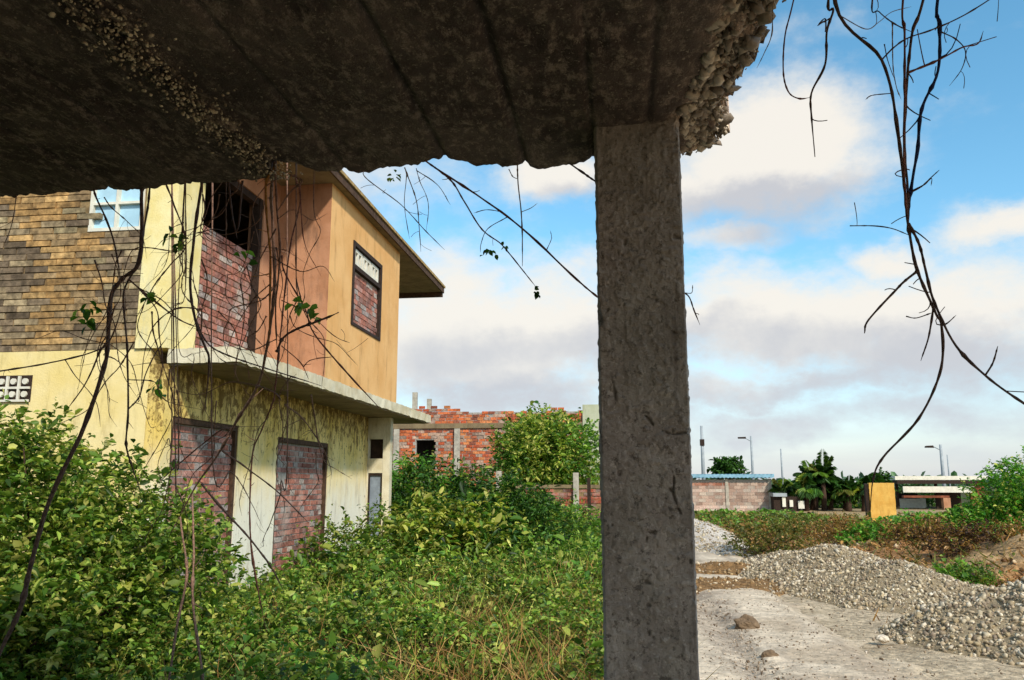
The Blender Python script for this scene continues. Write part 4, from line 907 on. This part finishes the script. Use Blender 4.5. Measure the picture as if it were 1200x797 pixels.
def vine(label, strands, mat, twig=.5, leaves=None, group='bare vines hanging from the slab', leafkind='bright', leafsize=.04):
    """strands: (list of (px,py[,Y]), depth Y0, depth Y1, width px at start, at end [, stem kind])"""
    m = MB(); extra = {}; allp = []
    p = strands[0]; o = at(*p[0][0][:2], p[1])
    for st in strands:
        pts, Ya, Yb, w0, w1 = st[:5]; kd = st[5] if len(st) > 5 else None
        mm = m if kd is None else extra.setdefault(kd, MB())
        k_ = np.linspace(0, 1, len(pts)); P = [at(q[0], q[1], Ya+(Yb-Ya)*k_[i_]) if len(q) == 2 else np.array(q) for i_, q in enumerate(pts)]
        if allp:                                    # a side shoot grows out of the stem beside it
            A_ = np.concatenate(allp)
            near = []
            for e_ in (0, -1):
                q = np.linalg.norm(A_-P[e_], axis=1); near.append((q.min(), e_, A_[np.argmin(q)]))
            near = min(near, key=lambda z_: z_[0])
            if near[0] < .07: P[near[1]] = near[2]
        C_ = smooth_path(P); dist = np.linalg.norm(np.gradient(C_, axis=0), axis=1)
        C_ = C_ + .0016*(np.stack([noise(C_, 14, 400+j_, 2) for j_ in range(3)], 1)-.5)*2
        yy_ = C_[:, 1]; rad = .62*np.linspace(w0, w1, len(C_))*(1-.6*sm(.85, 1., np.linspace(0, 1, len(C_))))/FPX*yy_/2*(1+.35*(noise(C_, 40, 410, 2)-.4))
        rad[::6] *= 1.3; rad *= 1+.5*sm(.6, .75, noise(C_, 90, 411, 1))
        mm.tube(C_, rad, 6); allp.append(C_)
        L_ = dist.sum(); nt_ = R.poisson(twig*L_*9)
        for _ in range(nt_):
            i_ = R.integers(2, len(C_)-2); b0 = C_[i_]; d = R.normal(size=3)*np.array([1, .6, .7]); d[2] -= .35; d /= np.linalg.norm(d); l_ = min(R.uniform(.012, .04)*R.uniform(.6, 2.2), .18*L_)
            q = np.linspace(0, 1, 5)[:, None]; mm.tube(b0+d*l_*q+R.normal(size=3)*.5*l_*q*q, np.linspace(rad[i_]*.5, .0009, 5), 4)
    ob = m.build('hanging_vine', STEM[mat], origin=tuple(o), smooth=True)
    ob['_base'] = list(o); tag(ob, label, 'vine', group)
    for kd, mm in extra.items(): mm.build('side_stem', STEM[kd], ob, smooth=True)
    if leaves:
        V, F, C = leafset([at(a, b, Y) for a, b, Y in leaves], leafsize, 4, leafkind); mesh_obj('leaves', V, F, M['leaf'], ob, col=C)
    return ob
# left of the column
vine('thick dark vine running from the slab down across the big left shrub to the ground', [
    ([(168,212),(166,225),(164,304),(143,327),(130,349),(126,406),(122,430),(99,499),(60,582),(39,651),(23,715),(0,765),(-50,880)], 2.98, 3.5, 7, 9),
    ([(126,400),(116,415),(100,450),(77,482)], 3.05, 3.1, 4, 2), ([(110,222),(113,232),(132,278),(141,325)], 2.98, 3.02, 4, 3)], 'dark', .35,
    [(104,360,3.05),(96,366,3.05),(106,380,3.06)])
vine('slim dark vine hanging beside the brick and yellow corner of the house', [
    ([(176,214),(172,250),(160,310),(145,345),(149,405),(150,480),(148,520),(154,545),(165,575)], 2.98, 4.2, 4, 3), ([(150,480),(163,465),(170,440),(182,415),(196,395)], 3.5, 3.6, 3, 2), ([(149,445),(180,447),(186,460)], 3.4, 3.4, 2, 1.5)], 'dark', .6, [(185,455,3.5)])
vine('thin grey vine stretching sideways across the left brick wall', [([(-60,444),(0,435),(60,425),(110,412),(130,397),(146,350)], 3.6, 3.04, 3, 2.5), ([(20,224),(14,262),(4,290)], 2.99, 3.0, 2, 1), ([(60,425),(88,440),(112,470),(118,500)], 3.3, 3.35, 2, 1), ([(110,412),(96,396),(70,388),(40,398)], 3.15, 3.2, 2, 1)], 'brown', .3)
vine('criss-crossing pair of thin vines over the lemon coloured pillar', [
    ([(193,212),(204,240),(218,285),(200,310),(180,336),(160,372)], 2.98, 3.1, 3, 2), ([(150,327),(180,352),(211,375),(232,384)], 3.02, 3.1, 4, 2.5), ([(165,338),(190,352),(207,371)], 3.05, 3.1, 2.5, 2), ([(183,362),(162,388),(188,420)], 3.1, 3.2, 2, 1.5)], 'brown', .5,
    [(203,277,3.0),(216,283,3.0),(183,348,3.05),(181,452,3.2)])
vine('dark vine bending over the balcony corner from the brick opening above', [
    ([(238,205),(236,218),(229,266),(223,330),(229,376),(240,406),(245,424),(240,480)], 2.96, 3.3, 6, 4), ([(229,372),(243,402),(268,417),(300,428),(332,438),(376,452)], 3.15, 3.5, 3, 2),
    ([(268,214),(272,250),(278,280)], 2.95, 2.98, 4, 2), ([(284,212),(280,262),(276,270)], 2.95, 2.98, 4, 3)], 'dark', .4)
vine('tangled tan and brown vines dropping through the slab notch and crossing both doorways', [
    ([(322,190),(318,225),(319,255),(322,330),(317,380),(312,412),(302,452),(278,492),(256,532),(230,569),(198,629)], 2.85, 4.6, 6, 4),
    ([(318,195),(312,215),(313,260),(317,310),(315,400)], 2.86, 2.95, 5, 4, 'tan'), ([(330,200),(324,240),(328,300),(323,360),(325,412)], 2.86, 3.0, 4, 3),
    ([(340,205),(354,213),(340,225),(328,250)], 2.86, 2.9, 4, 3), ([(314,412),(332,396),(349,385),(372,377),(397,366)], 3.0, 2.9, 5, 3.5, 'dark'),
    ([(260,528),(290,549),(326,577),(362,613)], 3.7, 3.9, 3, 2), ([(236,567),(264,600),(294,633),(318,665),(332,692)], 4.1, 4.6, 4, 2.5), ([(270,502),(256,506),(214,540),(182,569)], 3.5, 3.7, 3, 2),
    ([(302,452),(322,460),(330,470)], 3.3, 3.3, 3, 2),
    ([(318,230),(300,262),(262,275),(240,262)], 2.9, 2.96, 2.2, 1), ([(322,300),(352,318),(378,312),(392,330)], 2.92, 2.96, 2, 1), ([(317,330),(296,352),(276,384),(262,420)], 2.95, 3.05, 2.2, 1), ([(314,400),(296,410),(270,405),(250,392)], 3., 3.1, 2, 1),
    ([(302,452),(270,448),(236,462),(205,458)], 3.2, 3.3, 2, 1), ([(278,492),(262,512),(240,522),(222,548)], 3.5, 3.6, 2, 1), ([(322,255),(344,246),(366,258),(384,250)], 2.9, 2.92, 1.8, .9), ([(325,212),(308,222),(296,244),(300,270)], 2.88, 2.9, 2.6, 1.2)], 'brown', .5, [(342,358,2.95),(365,362,2.95),(372,366,2.95)])
vine('slim dark vine hanging straight down between the two bricked up doorways', [([(345,205),(352,235),(340,290),(330,380),(322,460),(318,476),(306,505),(296,532),(293,585),(294,637),(302,690),(312,740)], 2.9, 5.2, 2.5, 3)], 'red', .5)
vine('thin vine looping down past the terracotta wall and slanting over the orange wall', [
    ([(330,300),(334,320),(357,361),(368,391),(406,436),(444,478)], 2.96, 3.2, 2.5, 3), ([(351,212),(352,232),(357,285),(376,323)], 2.9, 2.95, 2, 1.2), ([(330,352),(362,368),(392,394),(410,402)], 2.97, 3., 1.8, 1.2),
    ([(330,405),(352,425),(362,445)], 3., 3., 2, 1.2), ([(348,435),(365,422),(392,418)], 3., 3., 2, 1.2)], 'red', .5)
vine('pale dry stem leaning up out of the shrub before the nearer doorway', [([(211,606),(214,630),(219,674),(208,730),(198,797),(190,850)], 5.2, 5.0, 3, 5)], 'brown', .4)
vine('pale upright stem right of the leaning one before the nearer doorway', [([(225,578),(226,600),(227,650),(226,706),(237,789),(242,850)], 5.4, 5.0, 2.5, 5)], 'brown', .4)
def tangle(x0, x1, y0, y1, n, Ya, Yb, len_, seed):
    rr = np.random.default_rng(seed); out_ = []
    for i_ in range(n):
        x, y = rr.uniform(x0, x1), y0 + (y1-y0)*rr.random()**1.3*.7; a = rr.normal(math.pi/2, .55); P = [(x, y)]
        for _ in range(rr.integers(4, 8)):
            a += rr.normal(0, .38)+(.12*(math.pi/2-a)); st = len_*rr.uniform(.5, 1.2)
            x, y = x+math.cos(a)*st, y+math.sin(a)*st; P.append((x, min(y, y1)))
        if i_ < 5: P = [(P[0][0], 190)]+P
        out_.append((P, Ya+rr.uniform(-.05, .05), Yb+rr.uniform(-.1, .15), rr.uniform(1.4, 2.8), .8))
    return out_
vine('dense tangle of thin twiggy vines in front of the brick opening and terracotta wall', tangle(225, 372, 212, 470, 26, 2.95, 3.05, 26, 3), 'brown', .7, [(352,358,2.98),(286,300,2.98)])
vine('thin twiggy vines matted over the corner of brick wall and lemon pillar', tangle(92, 225, 225, 500, 18, 2.98, 3.15, 28, 4), 'brown', .7, [(198,280,3.0),(112,368,3.05)])
vine('loose thin twigs crossing the two bricked up doorways', tangle(190, 372, 430, 640, 14, 3.5, 4.2, 30, 5), 'brown', .6)
# middle
vine('vine slanting down to the column with small leaf clusters on its side shoot', [
    ([(498,188),(509,196),(558,228),(611,267),(676,328),(701,349),(720,366)], 2.84, 3.05, 4, 3), ([(509,196),(530,213),(545,238),(565,269),(588,287),(611,315),(631,340)], 2.86, 2.95, 3.5, 1.8),
    ([(592,258),(572,268),(564,285),(563,296)], 2.95, 2.95, 1.6, 1), ([(590,249),(570,246),(555,250)], 2.95, 2.95, 1.4, 1), ([(640,294),(646,280),(645,270)], 3., 3., 1.4, 1)], 'red', .3,
    [(570,297,2.95),(576,296,2.95),(590,290,2.95),(629,341,2.95),(632,345,2.95)], leafkind='dark', leafsize=.022)
vine('grey vine hanging straight down in the sky gap midway between house and column', [([(606,190),(607,210),(612,265),(612,312)], 2.93, 2.95, 3, 2), ([(596,198),(602,212)], 2.93, 2.93, 2, 1.2), ([(612,250),(622,244),(630,238)], 2.95, 2.95, 1.6, .8)], 'pale', .3)
vine('short vine slanting behind the top of the column from the slab edge', [([(660,184),(668,192),(684,203),(700,214),(712,220)], 2.93, 2.98, 3.5, 3)], 'dark', .2)
vine('cluster of faint thin strands hanging above the eave of the house', [
    ([(474,196),(478,206),(488,235),(491,262),(493,295)], 2.9, 2.95, 2.5, 1.5), ([(425,200),(430,210),(470,240),(500,272),(521,293)], 2.92, 2.95, 2, 1.5), ([(488,197),(492,212),(502,238),(505,270)], 2.92, 2.95, 1.6, 1), ([(498,196),(512,216),(528,240)], 2.9, 2.92, 1.8, 1), ([(476,206),(474,240),(480,280)], 2.92, 2.95, 1.6, 1)], 'pale', .5,
    [(460,208,2.9),(466,206,2.9)], leafsize=.025)
vine('tiny twig curling out from behind the right side of the column', [([(790,338),(806,346),(813,362),(820,381)], 2.9, 2.88, 3, 1.5), ([(806,340),(812,334)], 2.9, 2.9, 1.6, 1)], 'dark', .2)
# right cluster
def root(px, Y): p = at(px, -20, Y); return (p[0]+.02, Y-.12, ZS+.02)
vine('long main bunch of bare vines at the right, trailing down towards the ochre wall stub', [
    ([root(960,1.62),(979,4),(1033,70),(1050,139),(1060,218),(1064,263),(1073,310),(1096,366),(1103,381),(1103,431),(1076,491),(1035,536),(1023,561),(1020,600)], 1.62, 1.72, 5.5, 3.2),
    ([root(1050,1.6),(1058,0),(1060,38),(1060,113),(1060,210),(1066,258)], 1.6, 1.64, 4, 4, 'red'),
    ([root(1090,1.66),(1082,0),(1069,38),(1063,94),(1060,162),(1064,226),(1069,262)], 1.66, 1.66, 5, 4),
    ([root(1098,1.68),(1099,0),(1101,30),(1099,83),(1080,128),(1075,177),(1067,226),(1069,263)], 1.68, 1.66, 5.5, 4.5, 'blue'),
    ([(1069,263),(1076,285),(1085,315),(1095,355),(1120,405),(1155,440),(1197,471),(1240,500)], 1.66, 1.6, 4.5, 3.5),
    ([(1033,70),(1048,55),(1063,45),(1094,34),(1127,19),(1158,0),(1175,-14)], 1.64, 1.7, 3, 2.2), ([(1069,87),(1098,71),(1127,56),(1146,51),(1152,36)], 1.66, 1.7, 3.5, 2, 'red'), ([(1105,38),(1120,46),(1131,60),(1127,80),(1112,100)], 1.68, 1.7, 2.2, 1.4),
    ([(996,265),(1025,265),(1045,268),(1062,277)], 1.7, 1.66, 1.6, 2), ([(1073,226),(1082,217),(1092,207),(1101,199)], 1.66, 1.62, 3, 1.5), ([(1088,214),(1092,209),(1091,218)], 1.64, 1.63, 1.5, 1),
    ([(1070,315),(1060,330),(1050,340),(1018,375),(1013,391)], 1.66, 1.68, 4.5, 3), ([(1094,362),(1088,395),(1079,423)], 1.68, 1.7, 3.5, 2), ([(1062,370),(1074,372),(1092,367)], 1.7, 1.68, 1.5, 2), ([(1102,382),(1110,378),(1120,369)], 1.68, 1.66, 2.4, 1.4), ([(1158,441),(1164,425),(1170,405)], 1.62, 1.6, 3.4, 2),
    ([root(1020,1.66),(1022,0),(1030,14),(1048,28),(1062,36)], 1.66, 1.66, 2.6, 2), ([(990,12),(1014,34),(1030,26),(1045,14),(1068,8)], 1.63, 1.66, 1.8, 1.2, 'pale'), ([(1044,30),(1046,70),(1050,100),(1056,116)], 1.66, 1.66, 2, 1.2, 'pale'),
    ([(1034,110),(1022,112),(1014,117)], 1.63, 1.63, 1.8, 1), ([(1036,52),(1040,70),(1046,90)], 1.63, 1.65, 2, 1)], 'dark', .45)
vine('forked bare vine ending in a short tip, left of the main right-hand bunch', [
    ([root(968,1.7),(971,0),(977,11),(969,38),(967,75),(951,109),(951,139),(955,184)], 1.7, 1.75, 5, 3), ([root(934,1.74),(930,0),(920,41),(918,83),(924,107),(936,115),(950,113)], 1.74, 1.74, 3, 2.2, 'red'), ([(971,14),(964,26),(958,30)], 1.7, 1.7, 3, 1.5), ([(968,37),(960,36)], 1.7, 1.7, 3, 1.5)], 'dark', .3)
vine('faint thin vine hanging closest to the broken edge of the slab', [([root(908,1.78),(907,0),(904,40),(896,62),(887,80)], 1.78, 1.8, 2.2, 1.4)], 'pale', .2)
for o in S.objects:
    if '_base' in o: del o['_base']
